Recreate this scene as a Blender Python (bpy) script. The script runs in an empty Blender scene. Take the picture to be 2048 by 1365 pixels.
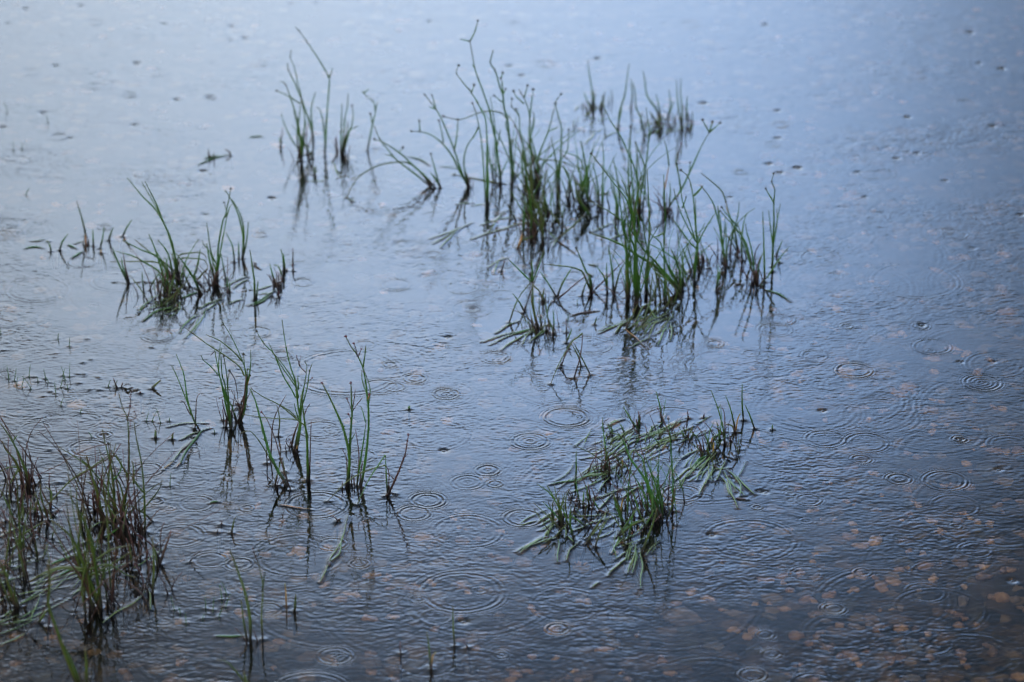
import bpy, math, random
import numpy as np
from mathutils import Vector, Matrix
R = math.radians
random.seed(7)
rng = np.random.default_rng(11)
scene = bpy.context.scene
COL = scene.collection

# ------------------------------------------------------------------ camera
CAM_H, PITCH, FOCAL = 2.0, 24.0, 120.0
cam_d = bpy.data.cameras.new("camera")
cam = bpy.data.objects.new("camera", cam_d); COL.objects.link(cam)
cam.location = (0, 0, CAM_H)
cam.rotation_euler = (R(90 - PITCH), 0, 0)
cam_d.lens = FOCAL; cam_d.sensor_width = 36.0; cam_d.sensor_fit = 'HORIZONTAL'
cam_d.clip_start = 0.05; cam_d.clip_end = 2000
cam_d.dof.use_dof = True
cam_d.dof.focus_distance = 4.58
cam_d.dof.aperture_fstop = 4.9
cam_d.dof.aperture_blades = 9
scene.camera = cam

# ------------------------------------------------------------------ sky
SUN_EL, SUN_AZ = 48.0, 200.0           # degrees; azimuth clockwise from +Y (behind the camera)
world = bpy.data.worlds.new("World"); scene.world = world
world.use_nodes = True
nt = world.node_tree; N = nt.nodes; L = nt.links
N.clear()
out = N.new("ShaderNodeOutputWorld"); bg = N.new("ShaderNodeBackground")
L.new(bg.outputs[0], out.inputs[0])
sky = N.new("ShaderNodeTexSky"); sky.sky_type = 'NISHITA'; sky.sun_disc = False
sky.sun_elevation = R(SUN_EL); sky.sun_rotation = R(SUN_AZ)
sky.air_density = 1.0; sky.dust_density = 2.0; sky.ozone_density = 2.0
bg.inputs['Strength'].default_value = 0.12
tc = N.new("ShaderNodeTexCoord"); sep = N.new("ShaderNodeSeparateXYZ")
L.new(tc.outputs['Generated'], sep.inputs[0])

def wmath(op, a, b=None, c=None, clamp=False):
    n = N.new("ShaderNodeMath"); n.operation = op; n.use_clamp = clamp
    for i, v in enumerate((a, b, c)):
        if v is None: continue
        if isinstance(v, (int, float)): n.inputs[i].default_value = v
        else: L.new(v, n.inputs[i])
    return n.outputs[0]

def wrange(v, a, b, c, d, smooth=True):
    n = N.new("ShaderNodeMapRange"); n.interpolation_type = 'SMOOTHSTEP' if smooth else 'LINEAR'
    L.new(v, n.inputs[0])
    for i, x in enumerate((a, b, c, d)): n.inputs[i + 1].default_value = x
    return n.outputs[0]

# an overcast: cloud colour over the sky texture; an unseen dark bank, added above a brighter rim to dim the near water
X, Y, Z = sep.outputs
cloud_n = N.new("ShaderNodeTexNoise"); cloud_n.inputs['Scale'].default_value = 2.6; cloud_n.inputs['Detail'].default_value = 3
L.new(tc.outputs['Generated'], cloud_n.inputs['Vector'])
ramp = N.new("ShaderNodeValToRGB"); cr = ramp.color_ramp; cr.interpolation = 'B_SPLINE'
zj = wmath('ADD', Z, wmath('MULTIPLY', wmath('SUBTRACT', cloud_n.outputs[0], 0.5), 0.05))
xo = wmath('ADD', X, 0.015)
zj = wmath('ADD', zj, wmath('MULTIPLY', wmath('MULTIPLY', xo, xo), 1.0))   # bright gap rounded to dim the lower corners, like a lens vignette
L.new(zj, ramp.inputs[0])
BANK = [(0.0, 0.75), (0.28, 0.80), (0.37, 0.95), (0.415, 1.04), (0.45, 0.74), (0.485, 0.20), (0.53, 0.12), (0.60, 0.085), (0.75, 0.14), (0.95, 0.34)]
cr.elements[0].position = BANK[0][0]; cr.elements[0].color = (BANK[0][1],) * 3 + (1,)
cr.elements[1].position = BANK[-1][0]; cr.elements[1].color = (BANK[-1][1],) * 3 + (1,)
for p, v in BANK[1:-1]:
    e = cr.elements.new(p); e.color = (v, v, v, 1)
front = wrange(Y, -0.1, 0.5, 0.0, 1.0)
sramp = N.new("ShaderNodeValToRGB"); sr = sramp.color_ramp; sr.interpolation = 'B_SPLINE'
L.new(wrange(X, -0.3, 0.3, 0.0, 1.0, smooth=False), sramp.inputs[0])
SIDE = [(0.0, 0.6), (0.24, 0.74), (0.34, 0.92), (0.44, 1.02), (0.56, 0.97), (0.655, 0.80), (0.75, 0.27), (1.0, 0.3)]
sr.elements[0].position = 0; sr.elements[0].color = (SIDE[0][1],) * 3 + (1,)
sr.elements[1].position = 1; sr.elements[1].color = (SIDE[-1][1],) * 3 + (1,)
for p, v in SIDE[1:-1]:
    e = sr.elements.new(p); e.color = (v, v, v, 1)
side = sramp.outputs[0]
bank = wmath('MULTIPLY', ramp.outputs[0], side)
lum = wmath('ADD', wmath('MULTIPLY', bank, front), wmath('MULTIPLY', wmath('SUBTRACT', 1.0, front), 0.27))
cmix = N.new("ShaderNodeMix"); cmix.data_type = 'RGBA'
cmix.inputs[6].default_value = (7.5, 9.0, 11.0, 1)       # pale cloud
cmix.inputs[7].default_value = (4.7, 7.35, 12.4, 1)      # bluer cloud
L.new(wrange(wmath('ADD', X, wmath('MULTIPLY', Z, 0.8)), 0.12, 0.46, 0.0, 1.0), cmix.inputs[0])
veil = N.new("ShaderNodeMix"); veil.data_type = 'RGBA'; veil.inputs[0].default_value = 0.85
L.new(sky.outputs[0], veil.inputs[6]); L.new(cmix.outputs[2], veil.inputs[7])
mul = N.new("ShaderNodeVectorMath"); mul.operation = 'SCALE'
L.new(veil.outputs[2], mul.inputs[0]); L.new(lum, mul.inputs['Scale'])
L.new(mul.outputs[0], bg.inputs['Color'])

# ------------------------------------------------------------------ sun through the overcast
sd = bpy.data.lights.new("sun", 'SUN'); sun = bpy.data.objects.new("sun", sd); COL.objects.link(sun)
sd.energy = 0.5; sd.angle = R(25); sd.color = (1.0, 0.97, 0.92)
az, el = R(SUN_AZ), R(SUN_EL)
sdir = Vector((math.sin(az) * math.cos(el), math.cos(az) * math.cos(el), math.sin(el)))
sun.rotation_euler = sdir.to_track_quat('Z', 'Y').to_euler()

# ------------------------------------------------------------------ exposure and render
vs = scene.view_settings
scene.display_settings.display_device = 'sRGB'
vs.view_transform = 'Standard'; vs.look = 'None'; vs.gamma = 1.0; vs.use_curve_mapping = False
vs.exposure = 2.3
scene.cycles.use_denoising = True
scene.cycles.max_bounces = 8
scene.cycles.transmission_bounces = 6
scene.cycles.transparent_max_bounces = 8
scene.cycles.caustics_refractive = True
scene.cycles.caustics_reflective = False
scene.cycles.sample_clamp_indirect = 4.0

# ------------------------------------------------------------------ helpers
W0, H0 = 2048.0, 1365.0
FPX = FOCAL / 36.0 * W0
cp, sp = math.cos(R(PITCH)), math.sin(R(PITCH))
CAM = np.array([0, 0, CAM_H])
def ray(px, py):
    u, v = (px - W0 / 2) / FPX, (H0 / 2 - py) / FPX
    return np.array([u, cp + v * sp, -sp + v * cp])     # camera-forward component is 1
def ground_t(px, py, z=0.0):
    d = ray(px, py)
    return (z - CAM_H) / d[2]
def ground(px, py, z=0.0):
    return CAM + ray(px, py) * ground_t(px, py, z)

def tag(o, label=None, cat=None, group=None, kind=None):
    if label: o["label"] = label
    if cat: o["category"] = cat
    if group: o["group"] = group
    if kind: o["kind"] = kind
    return o
def mesh_obj(name, verts, faces, mat, parent=None, attrs=None, smooth=True):
    me = bpy.data.meshes.new(name)
    me.from_pydata([tuple(v) for v in verts], [], faces)
    if smooth: me.polygons.foreach_set("use_smooth", [True] * len(me.polygons))
    for an, vals in (attrs or {}).items():
        a = me.attributes.new(an, 'FLOAT', 'POINT'); a.data.foreach_set("value", vals)
    me.materials.append(mat)
    o = bpy.data.objects.new(name, me); COL.objects.link(o)
    if parent is not None:
        o.parent = parent
        o.matrix_parent_inverse = Matrix.Translation(-Vector(parent.location))
    return o

def smooth_path(P, step=4):
    P = [np.asarray(p, float) for p in P]
    if len(P) < 3:
        return [P[0] + (P[-1] - P[0]) * k / 4 for k in range(5)] if len(P) == 2 else P
    Q = [2 * P[0] - P[1]] + P + [2 * P[-1] - P[-2]]
    res = []
    for i in range(1, len(Q) - 2):
        a, b, c, d = Q[i - 1], Q[i], Q[i + 1], Q[i + 2]
        for k in range(step):
            t = k / step
            res.append(0.5 * (2 * b + (c - a) * t + (2 * a - 5 * b + 4 * c - d) * t * t + (3 * b - a - 3 * c + d) * t ** 3))
    res.append(P[-1])
    return res

def tube(path, radii, sides=6, flat=1.0):
    """tapered tube; flat < 1 squashes it vertically into a blade lying on its broad side"""
    V, F = [], []
    n = len(path)
    for i in range(n):
        t = path[min(i + 1, n - 1)] - path[max(i - 1, 0)]
        t = t / (np.linalg.norm(t) + 1e-9)
        ref = np.array([0, 0, 1.0]) if (flat < 1 or abs(t[2]) < 0.8) else np.array([1.0, 0, 0])
        s = np.cross(t, ref); s /= (np.linalg.norm(s) + 1e-9)
        u = np.cross(s, t)
        for k in range(sides):
            a = 2 * math.pi * k / sides
            V.append(path[i] + radii[i] * (s * math.cos(a) + u * math.sin(a) * flat))
    for i in range(n - 1):
        for k in range(sides):
            a, b = i * sides + k, i * sides + (k + 1) % sides
            F.append((a, b, b + sides, a + sides))
    F.append(tuple(range(sides))[::-1]); F.append(tuple(range((n - 1) * sides, n * sides)))
    return V, F

# ------------------------------------------------------------------ materials
def new_mat(name):
    m = bpy.data.materials.new(name); m.use_nodes = True
    return m, m.node_tree, m.node_tree.nodes.get("Principled BSDF")

def plant_mat(name, base, mid, tip, base_len=0.035, tip_at=0.72, rough=0.42, transl=0.0, var=0.3):
    m, t, b = new_mat(name)
    nn, ll = t.nodes, t.links
    al = nn.new("ShaderNodeAttribute"); al.attribute_name = "along"
    fr = nn.new("ShaderNodeAttribute"); fr.attribute_name = "frac"
    no = nn.new("ShaderNodeTexNoise"); no.inputs['Scale'].default_value = 60; no.inputs['Detail'].default_value = 2
    geo = nn.new("ShaderNodeNewGeometry"); ll.new(geo.outputs['Position'], no.inputs['Vector'])
    oi = nn.new("ShaderNodeObjectInfo")
    def mr(v, a, b_):
        n = nn.new("ShaderNodeMapRange"); n.interpolation_type = 'SMOOTHSTEP'; ll.new(v, n.inputs[0])
        n.inputs[1].default_value = a; n.inputs[2].default_value = b_; return n.outputs[0]
    def mix(f, a, b_):
        n = nn.new("ShaderNodeMix"); n.data_type = 'RGBA'; ll.new(f, n.inputs[0])
        for i, c in ((6, a), (7, b_)):
            if isinstance(c, tuple): n.inputs[i].default_value = c + (1,)
            else: ll.new(c, n.inputs[i])
        return n.outputs[2]
    c = mix(mr(al.outputs['Fac'], 0.002, base_len), base, mid)
    c = mix(mr(fr.outputs['Fac'], tip_at, 1.0), c, tip)
    h = nn.new("ShaderNodeHueSaturation"); ll.new(c, h.inputs['Color'])
    v = nn.new("ShaderNodeMath"); v.operation = 'MULTIPLY_ADD'; ll.new(no.outputs[0], v.inputs[0]); v.inputs[1].default_value = 0.9; v.inputs[2].default_value = 0.55
    ll.new(v.outputs[0], h.inputs['Value'])
    hu = nn.new("ShaderNodeMath"); hu.operation = 'MULTIPLY_ADD'; ll.new(oi.outputs['Random'], hu.inputs[0]); hu.inputs[1].default_value = var * 0.12; hu.inputs[2].default_value = 0.5 - var * 0.06
    ll.new(hu.outputs[0], h.inputs['Hue'])
    ll.new(h.outputs[0], b.inputs['Base Color'])
    b.inputs['Roughness'].default_value = rough
    b.inputs['Specular IOR Level'].default_value = 0.3
    return m

GREEN = plant_mat("rush green", (0.010, 0.007, 0.004), (0.031, 0.078, 0.008), (0.045, 0.050, 0.010))
DEEP = plant_mat("rush deep green", (0.008, 0.009, 0.004), (0.023, 0.062, 0.008), (0.032, 0.048, 0.010), base_len=0.02)
OLIVE = plant_mat("rush olive", (0.014, 0.010, 0.004), (0.042, 0.058, 0.008), (0.055, 0.042, 0.012), base_len=0.03)
RED = plant_mat("rush red brown", (0.010, 0.005, 0.003), (0.045, 0.020, 0.012), (0.075, 0.026, 0.020))
STRAW = plant_mat("rush straw", (0.10, 0.05, 0.015), (0.26, 0.13, 0.025), (0.13, 0.11, 0.02))
FLOATM = plant_mat("floating leaf green", (0.060, 0.080, 0.022), (0.092, 0.128, 0.042), (0.12, 0.15, 0.07), rough=0.13, var=0.5)
DEADM = plant_mat("dead leaf brown", (0.03, 0.018, 0.012), (0.035, 0.022, 0.015), (0.05, 0.035, 0.02), rough=0.4)
HEADM = plant_mat("seed head", (0.022, 0.018, 0.009), (0.022, 0.018, 0.009), (0.03, 0.02, 0.012), rough=0.7)
REDHEAD = plant_mat("red seed head", (0.06, 0.014, 0.014), (0.06, 0.014, 0.014), (0.07, 0.02, 0.02), rough=0.6)

KINDS = {  # material, base radius, tip radius (m)
    's': (GREEN, 0.00145, 0.00050), 'd': (DEEP, 0.0014, 0.0005), 'g': (OLIVE, 0.00145, 0.0005),
    'r': (RED, 0.00115, 0.00042), 'o': (STRAW, 0.0013, 0.0006)}

# ------------------------------------------------------------------ traced plants
CROPS = {'A': (500, 20, .29304), 'B': (780, 20, .29304), 'C': (1080, 100, .29304), 'D': (860, 300, .29304),
         'E': (1180, 300, .30769), 'F': (0, 340, .24908), 'G': (220, 340, .29304), 'H': (0, 640, .29304),
         'I': (320, 620, .23443), 'J': (480, 640, .27839), 'K': (0, 780, .29304), 'L': (0, 965, .29304),
         'M': (400, 965, .29304), 'N': (1000, 780, .30769), 'O': (1180, 760, .27839), 'P': (780, 1000, .26738),
         'Q': (1000, 560, .21978), 'R': (960, 360, .14652), 'S': (1500, 860, .37), 'T': (1500, 360, .40147),
         'U': (0, 0, .40147), 'V': (1400, 0, .3164), 'Z': (0, 0, 1.0)}
DATA = """@rush_clump|forked green rushes at the left end of the far rows, tallest fork leaning left|rush|
A s 352,1035 345,880 320,740 280,610 245,515* 210,485
A s 355,1030 358,880 375,760 350,600*
A s 432,900 430,860 405,760 375,680 345,590* 300,490 262,410* 258,360
A bs 405,760 370,660 335,540 305,400 275,325* 283,270
A s 432,890 418,700 430,620 448,560
A d 352,1030 365,860 385,760
A s 335,960 322,840 338,720 348,600
A r 352,1030 370,900 395,790 410,780
A r 385,985 420,870 430,850
A r 350,1030 340,960 345,900
A bs 345,640 245,580 182,553*
A g 445,1130 438,1090 455,1065
A g 440,1130 450,1090 430,1070
A f 410,1170 520,1165
A fill 5 r .02 .05 .02 365,1000
A fill 4 s .05 .11 .015 365,1000
@rush_clump|single tall far rush with a long kinked left-leaning top|rush|
A s 512,1000 518,850 525,720* 535,580 540,470* 505,400 470,340 390,220* 335,145* 310,115
A bs 540,470 565,395
A s 512,960 512,880 500,770 480,690 455,660
@rush_clump|small bushy far tuft just right of the tall kinked rush|rush|
A s 630,990 640,870 648,740* 665,660 670,570
A s 620,980 622,850 628,640
A s 640,950 650,880 690,800 705,720 697,655*
A s 635,960 660,880 668,760
A s 632,985 660,900 680,830 740,790
A r 630,980 650,880 655,850
A r 590,950 585,885*
A r 565,1035* 600,970 590,930 588,870
A f 565,1035 590,1095 640,1160
A fill 5 r .02 .05 .015 630,985
@rush_sprig|short reddish sprig at the left end of the far rushes|rush|
A r 210,935 215,870 225,800
A s 212,930 205,890 200,870
@single_rush|single far rush with a crooked hooked top|rush|
A s 800,960 815,890 840,765* 855,700 850,650 835,620* 775,570 765,550
A bs 775,570 810,540
A bs 855,690 870,630
A bs 835,770 822,712*
@rush_clump|far fan of rushes leaning hard left with a bowed stem dipping into the water|rush|
A s 1230,1205 1120,1115 1020,1040* 970,990* 885,880* 845,780
A s 1265,1215 1180,1120 1100,1050 1050,1000* 985,950 900,900 850,885*
A s 1300,1215 1265,1100 1235,985*
A s 1300,1215 1270,1160 1230,1110
A g 1240,1200 1150,1095 1080,1045 1000,1040 900,1055 825,1085* 755,1130* 710,1180 660,1285~
A bs 1050,1000 1020,970 1045,940*
A bs 1020,1040 970,1000 920,985
A r 1240,1215 1200,1160 1180,1130
A F 1080,1000 1150,1020 1200,1045 1225,1060
A f 660,1285 715,1305
A fill 3 r .01 .03 .012 1245,1212
@rush_clump|rushes fanning left with dark round heads on bent side twigs|rush|
B s 540,1215 490,1110 440,960* 400,860 350,740 313,678* 238,580*
B bs 313,678 288,585*
B bs 313,678 265,660
B s 535,1210 470,1090 420,990 358,912* 300,865 260,845 205,832* 147,830*
B bs 205,832 200,760*
B bs 365,905 350,820 335,757*
B bs 440,950 455,870 465,750*
B s 545,1215 520,1140 505,1050 515,960 550,890 570,865* 605,808*
B r 540,1215 535,1160 520,1110
B r 542,1215 540,1170 548,1150
B f 345,1070 400,1072 465,1080
B fill 4 r .01 .03 .01 540,1212
@rush_clump|tall upright rush pair with a long stem of paired dark heads leaning left|rush|
B s 665,1340 668,1200 665,1000 660,830* 650,740 620,680 600,635* 555,565* 540,545* 455,437* 470,380*
B bs 555,565 575,515*
B s 655,1330 640,1100 625,900 600,760 585,700 565,640*
B s 672,1330 660,1150 660,930
B d 668,1335 660,1240 665,1100
B bs 600,810* 570,870 545,900
B d 660,1335 672,1200 668,1060
@rush_clump|tallest far rush of all, ending in a forked tip near the top of the picture|rush|
B s 760,1190 740,1050 725,900* 710,840* 680,690 650,600 600,465* 580,400* 545,215*
B bs 545,215 560,190 580,145* 600,75*
B bs 545,215 475,200
B bs 580,400 560,370
B s 720,1180 722,1060 715,800 700,690 685,590
B bs 730,940 740,890 755,815
B s 705,1170 680,1000 670,920
B s 745,1190 765,1110 810,1010
B r 760,1190 755,1100 745,1040
B g 790,1190 700,1190 620,1170 520,1150 440,1128*~
@rush_clump|stout rush with bulging lower stem and many-headed feathery top|rush|
B d! 832,1165 826,1000 812,850 800,745* 780,670* 770,580 750,525* 730,450 715,410* 685,360* 705,275
B bs 770,580 765,500 757,470*
B bs 757,470 770,430*
B bs 780,640 710,585*
B bs 770,580 790,540*
B d 836,1160 824,1000 822,880
B g 838,1150 828,1000 830,880
B bg 800,745 760,705 690,690 600,705 515,740 465,750* 440,745 365,728*
B bs 830,1060 815,930 860,880
B bs 818,860 790,780 820,720
B fill 7 s .06 .15 .022 830,1165
@rush_clump|crowded far rushes with brown nodding heads beside the stout rush|rush|
B s 940,1230 925,1050 900,900 885,800 880,720* 830,660* 832,610*
B br 908,930 880,850 840,760
B s 1000,1180 975,1000 955,880 955,760* 945,680 915,600* 895,570* 880,540
B bs 955,740 965,640* 978,545*
B bs 915,600 940,520*
B bs 880,720 860,680*
B bs 915,640 860,590 845,555*
B bs 955,880 985,760 975,690
B s 1010,1190 1000,1050 985,950 940,800
B s 985,1190 965,1080 960,960 935,900
B s 1005,1180 1010,1020 1060,880 1080,830* 1130,640*
B bg 1008,1020 1130,1030 1200,1045 1280,1090 1330,1130
B bs 1080,830 1150,800
B r 1010,1200 1000,1160 1015,1130
B r 1000,1200 1015,1160 1005,1120
B g! 975,1300 965,1100 968,1050
B g 960,1300 950,1150 900,1000 870,900
B s 925,1210 905,1060 890,960
B fill 14 r .02 .09 .018 1005,1190
B fill 9 s .07 .17 .022 985,1210
B fill 8 g .04 .10 .022 965,1280
@rush_clump|thick tangle of olive stems in the middle of the far rushes, orange at its feet|rush|
D g 770,600 745,430 700,340 690,200 700,50
D s 690,590 690,400 670,250 645,100 630,0
D g 800,440 760,400 720,370 680,300 640,270
D g 770,600 745,520 700,460 640,350
D r 700,590 720,540 700,470
D g 775,640 770,520 790,430 750,330
D s 810,440 780,330 760,260
D g 735,500 700,330 690,260
D g 770,440 720,350 690,300
D o 600,668 625,610 640,590
R o 600,680 545,840 515,930~
R o 755,760 760,680 745,640
R o 815,610 760,570 730,540
R g 760,760 830,600 790,400 700,200
R g 860,720 860,560 800,330 760,220
R s 950,460 900,300 830,90
R s 590,780 600,450 625,250
R g 870,500 800,380 720,250
R g 720,560 690,380 640,160
R F 570,830 640,800 770,765
R r 700,590 660,680 600,770
R fill 12 g .03 .09 .028 760,640
R fill 9 s .03 .10 .03 780,560
R fill 14 r .015 .05 .025 740,760
@rush_clump|slim far rushes with one hooked dark-footed stem behind the tangle|rush|
B s 1150,1240 1165,1000 1170,860* 1165,780 1130,640* 1170,575*
B s 1140,1240 1135,1050 1100,870
B s 1160,1240 1150,1060 1210,960 1220,820*
D d 1105,470 1075,430 1010,340 990,270
D g 1100,465 1080,420 1000,330
C d! 325,1005 322,880 300,720 275,620
C s 325,1000 335,920 330,860
C bg 330,880 300,820 240,790 180,740* 140,700
C bs 300,815 270,740 190,705 120,680
C s 300,1060 255,980 240,900
C s 200,1000 210,900 235,810
C s 180,1000 200,880 160,790
C g 350,1140 300,1070 260,1000 245,930
C fill 8 r .02 .06 .02 325,1000
C fill 7 s .05 .13 .025 310,1030
C fill 12 g .02 .07 .03 250,1040
C fill 6 s .06 .14 .03 215,1020
@rush_clump|loose group of thin straight far rushes left of the orange-footed rush|rush|
C s 410,1070 375,930 345,840
C s 420,1110 430,850 435,740 425,620
C s 515,1190 520,1050 500,900 495,830
C s 540,1000 545,960 510,790 497,735
C s 405,1060 390,900 360,770
C r 412,1075 405,1020 395,980
C g 410,985 440,980 485,975
C fill 5 s .05 .12 .025 420,1085
C fill 4 s .05 .11 .02 520,1175
@rush_clump|tall far rush with an orange foot and an upright leafy fork|rush|
C s 675,1110 665,900 640,790 600,700 545,580 485,490* 425,365
C s 685,1105 690,960 720,800* 740,640 745,540 735,480* 725,395
C bs 745,590 770,520
C s 650,1100 625,860 615,620 618,528*
C s 672,1100 665,870 660,720 652,635*
C s 700,1100 720,900 725,820
C bs 715,790 680,700 655,635
C o 672,1110 676,1050 690,980
C s 610,1040 605,900 605,600
C bg 690,980 710,880 735,690
C fill 6 r .02 .05 .012 675,1110
C fill 7 s .06 .15 .02 672,1105
@rush_clump|rush with an amber upper stem and a three-headed spray arching right|rush|
C s 850,1090 845,1000 850,900
C bo 848,960 860,900 880,790
C bs 880,790 870,700 850,620
C s 870,1100 900,1040 960,960* 1020,840 1100,660 1155,565*
C bs 1155,565 1110,480*
C bs 1155,565 1178,493*
C bs 1155,565 1230,500*
C bs 960,955 950,870 930,775* 940,700
C br 940,760 945,700 965,640*
C s 880,1100 890,980 885,900
C bs 1020,840 1025,770*
C r 880,1110 860,1080 870,1060
C fill 16 r .01 .05 .018 880,1110
@grass_tuft|blurred farthest tuft with one tall pale blade, left of two|grass tuft|
C s 365,400 355,280 335,150 325,65
C g 370,390 365,280
C g! 410,400 430,340 425,310
C s 350,400 320,340 300,290
C g 420,400 430,340 445,285
C f 310,640 350,600 380,550
C f 320,470 380,465
C f 240,410 270,380
C f 390,560 430,540
C fill 8 g .008 .03 .03 385,375
C fill 4 r .008 .025 .03 345,430
C mat 10 .05 .04 30 350,430
C fill 8 g .005 .02 .03 350,560
@grass_tuft|blurred farthest tuft with a brown mat and a bent pale blade, right of two|grass tuft|
C s 820,470 790,400 730,310 715,200 700,140
C s 870,460 890,380 880,270
C s 825,460 800,330 790,300
C s 870,470 905,370 910,350
C f 740,510 820,480 910,470
C f 790,570 830,530 850,500
C g! 820,540 815,480 825,440
C fill 12 g .008 .03 .038 820,500
C fill 5 r .008 .025 .03 800,520
C mat 12 .05 .04 25 800,520
C fill 8 g .005 .02 .03 690,545
@single_rush|tall pale blurred blade between the two farthest tufts|rush|
C s 535,520 545,420 580,300 600,150 610,90
C s 530,540 540,480 560,400
C f 440,600 480,575 520,560
@single_rush|pair of pale blurred blades just left of the farthest brown mat|rush|
C s 620,400 630,300 620,190
C s 710,580 690,470 655,390 650,290 635,220
@rush_clump|blurred upright blades at the right end of the farthest row|rush|
C s 968,530 970,400 960,290 962,190
C s 962,520 940,350 930,200
C s 1005,510 1000,400 1005,315
C r 1005,510 1010,460 1000,430
C g 1020,560 1035,520 1020,500
C fill 8 r .01 .04 .015 985,525
@rush_clump|dense front rushes of the right group with tall straight bare stems|rush|
E s 300,985 305,860 300,700 290,520 265,400 235,260 205,195
E s 240,960 235,780 232,600 205,420 185,260 180,200
E s 250,960 240,800 260,600 240,430 210,290
E s 370,940 380,700 385,450 372,120
E d 305,985 310,800 295,600 280,420
E s 310,960 300,700 290,520 240,330 150,210 10,25*
E s 295,980 290,650 260,560 270,400 255,300 265,215*
E bs 300,700 285,450 290,345*
E bs 290,560 300,330 328,195*
E bs 290,480 262,300 258,235*
E d 365,935 375,700 350,520 330,420
E g 245,960 240,860 235,780
E g 305,980 308,900 306,800
E g 365,930 375,820 390,740
E bg 235,640 240,700 225,600
E bg 230,560 260,600 250,495
E bs 290,440 310,300 335,210
E bs 250,600 220,540 200,470
E d 250,950 245,700 225,540 235,420
E d 300,975 285,760 300,560 275,470
E s 360,935 365,760 400,640
E r 240,960 245,900 240,860
E bg 380,600 395,520 390,470
E bg 250,560 280,480 270,380 275,300
E bs 300,600 320,500 300,380
E bs 230,540 220,480 235,430
E fill 10 r .02 .06 .02 250,955
E fill 9 s .07 .17 .02 300,975
@rush_clump|rushes leaning far left from one dark foot, crossing the dense stems|rush|
E s! 600,915 560,880 500,820 400,740 300,680 230,630* 120,580 0,540*
E s 590,910 480,790 420,720 350,650 290,560 250,495* 140,410 0,335*
E s 595,910 520,790 470,640 455,600* 400,550 340,470 330,420
E d 485,990 485,820 480,600 490,480 485,310 478,160
E s 600,915 605,780 600,650
E s 575,900 560,770
E s 590,910 580,780 525,635
E s 600,912 560,840 500,740 440,650
E d 595,910 520,860 440,770 390,710
E s 500,990 490,900 520,800
E g 520,1020 500,900 490,830
E g 480,1040 515,980 510,900
E bg 480,830 430,800 380,720
E s 440,860 420,770 400,690
E s 660,790 620,690 590,610
E bs 480,540 440,560 400,570
E g 445,850 330,1150~
E g 235,1165 270,1090 310,1000
E g 330,1150 400,1060 485,960
E r 440,860 455,800 430,740
E fill 12 g .02 .08 .025 500,960
E fill 8 s .06 .14 .03 500,930
E fill 8 r .02 .05 .02 590,915
E f 380,1230 430,1130 540,1080
E f 440,1270 480,1190 500,1130
E f 520,1240 530,1160 525,1120
E f 300,1170 400,1110 520,1060
E f 100,1170 170,1140 240,1110
E f 165,1190 200,1140 245,1115
E f 350,1190 400,1130 470,1100
Q d. 1135,445 1220,520 1320,600
E f 60,1190 120,1160 170,1140
E f 270,1280 340,1240 380,1225
E f 450,1190 500,1120 530,1080
E f 300,1110 350,1020 400,1000
E f 370,1000 420,1080 450,1090
E mat 14 .08 .05 35 400,1130
@rush_clump|three-pronged rush with curved stems meeting at a bare node, right group|rush|
E s 675,870 685,700 700,640 685,480 670,300* 640,180 592,133*
E bs 670,300 730,238
E bs 690,600 650,530 600,430 560,320* 545,250
E bs 690,600 640,450 600,330 590,240* 565,90*
E bs 700,640 690,500 685,310
E bs 690,640 740,530 815,410
E bs 690,640 640,590 540,450
E r 705,730 700,640
E r 715,800 705,700 710,660
E s 740,720 720,650
E r 770,770 755,700
E s 660,790 640,740 605,640
E d 680,860 690,730 700,640
E bs 665,300 690,290 735,235
E r 655,790 640,780
E bs 600,380 615,340 625,310*
E fill 8 r .01 .04 .02 700,750
E fill 6 s .04 .11 .02 690,800
E f 620,800 660,780
@rush_clump|slender rushes with a thin arching dry stem, behind the right end|rush|
E s 885,770 860,620 850,480 830,360
E s 880,760 855,560 815,390 780,310 725,240*
E s 890,760 885,580 885,470
E s 870,700 840,480 830,370
E s 910,670 925,560 960,430 970,340
E s 960,650 940,520 905,420 885,340*
E bo 905,420 893,390 884,335
E bg 885,335 850,260 770,190 720,150
E s 970,660 930,560 920,470
E s 990,720 985,600 1000,470 1020,410
E s 1050,740 1010,600 940,500 848,400*
E bs 960,500 855,375*
E r 910,675 915,640 905,620
E r 960,700 965,650
E r 885,770 875,700
E fill 8 r .01 .04 .025 950,680
E fill 5 s .04 .10 .025 930,690
E fill 4 r .01 .03 .02 880,765
@rush_clump|short red-footed rush tuft near the right end of the group|rush|
E s 1075,850 1050,650 1020,540 1010,480
E s 1070,840 1030,700 1000,600 960,480
E r 1050,880 1055,800 1085,790
E r 1060,870 1070,800 1085,800
E r 1085,870 1085,790
E s 1135,860 1130,600 1122,400
E r 1090,870 1080,780 1110,690
E s 1080,860 1100,740 1125,670
E fill 8 r .01 .05 .012 1065,870
@rush_clump|rightmost rush with an upright forked head|rush|
E s 1185,790 1190,600 1195,480 1195,345* 1200,260 1182,205* 1195,155*
E bs 1195,345 1170,300 1143,255*
E bs 1190,640 1180,560 1160,390
E bs 1190,640 1210,500 1238,350
E bs 1195,600 1215,480 1215,380
E s 1210,690 1225,650 1250,590
E s 1100,880 1150,830 1230,710 1290,635
E s 1110,885 1120,870
E s 1235,735 1228,715
E s 1182,760 1186,680
@floating_leaf|thick dark green leaf afloat right of the rightmost rushes|leaf|
E F 1150,910 1220,935 1300,985
@dead_leaf|small curled brown leaf afloat in front of the slender right rushes|leaf|
E D 945,880 970,868 990,875
@rush_sprig|two short green blades on one red foot between right rushes|rush|
E s 820,910 830,830 835,745
E s 820,910 850,770
E r 825,920 845,890 870,870
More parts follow.
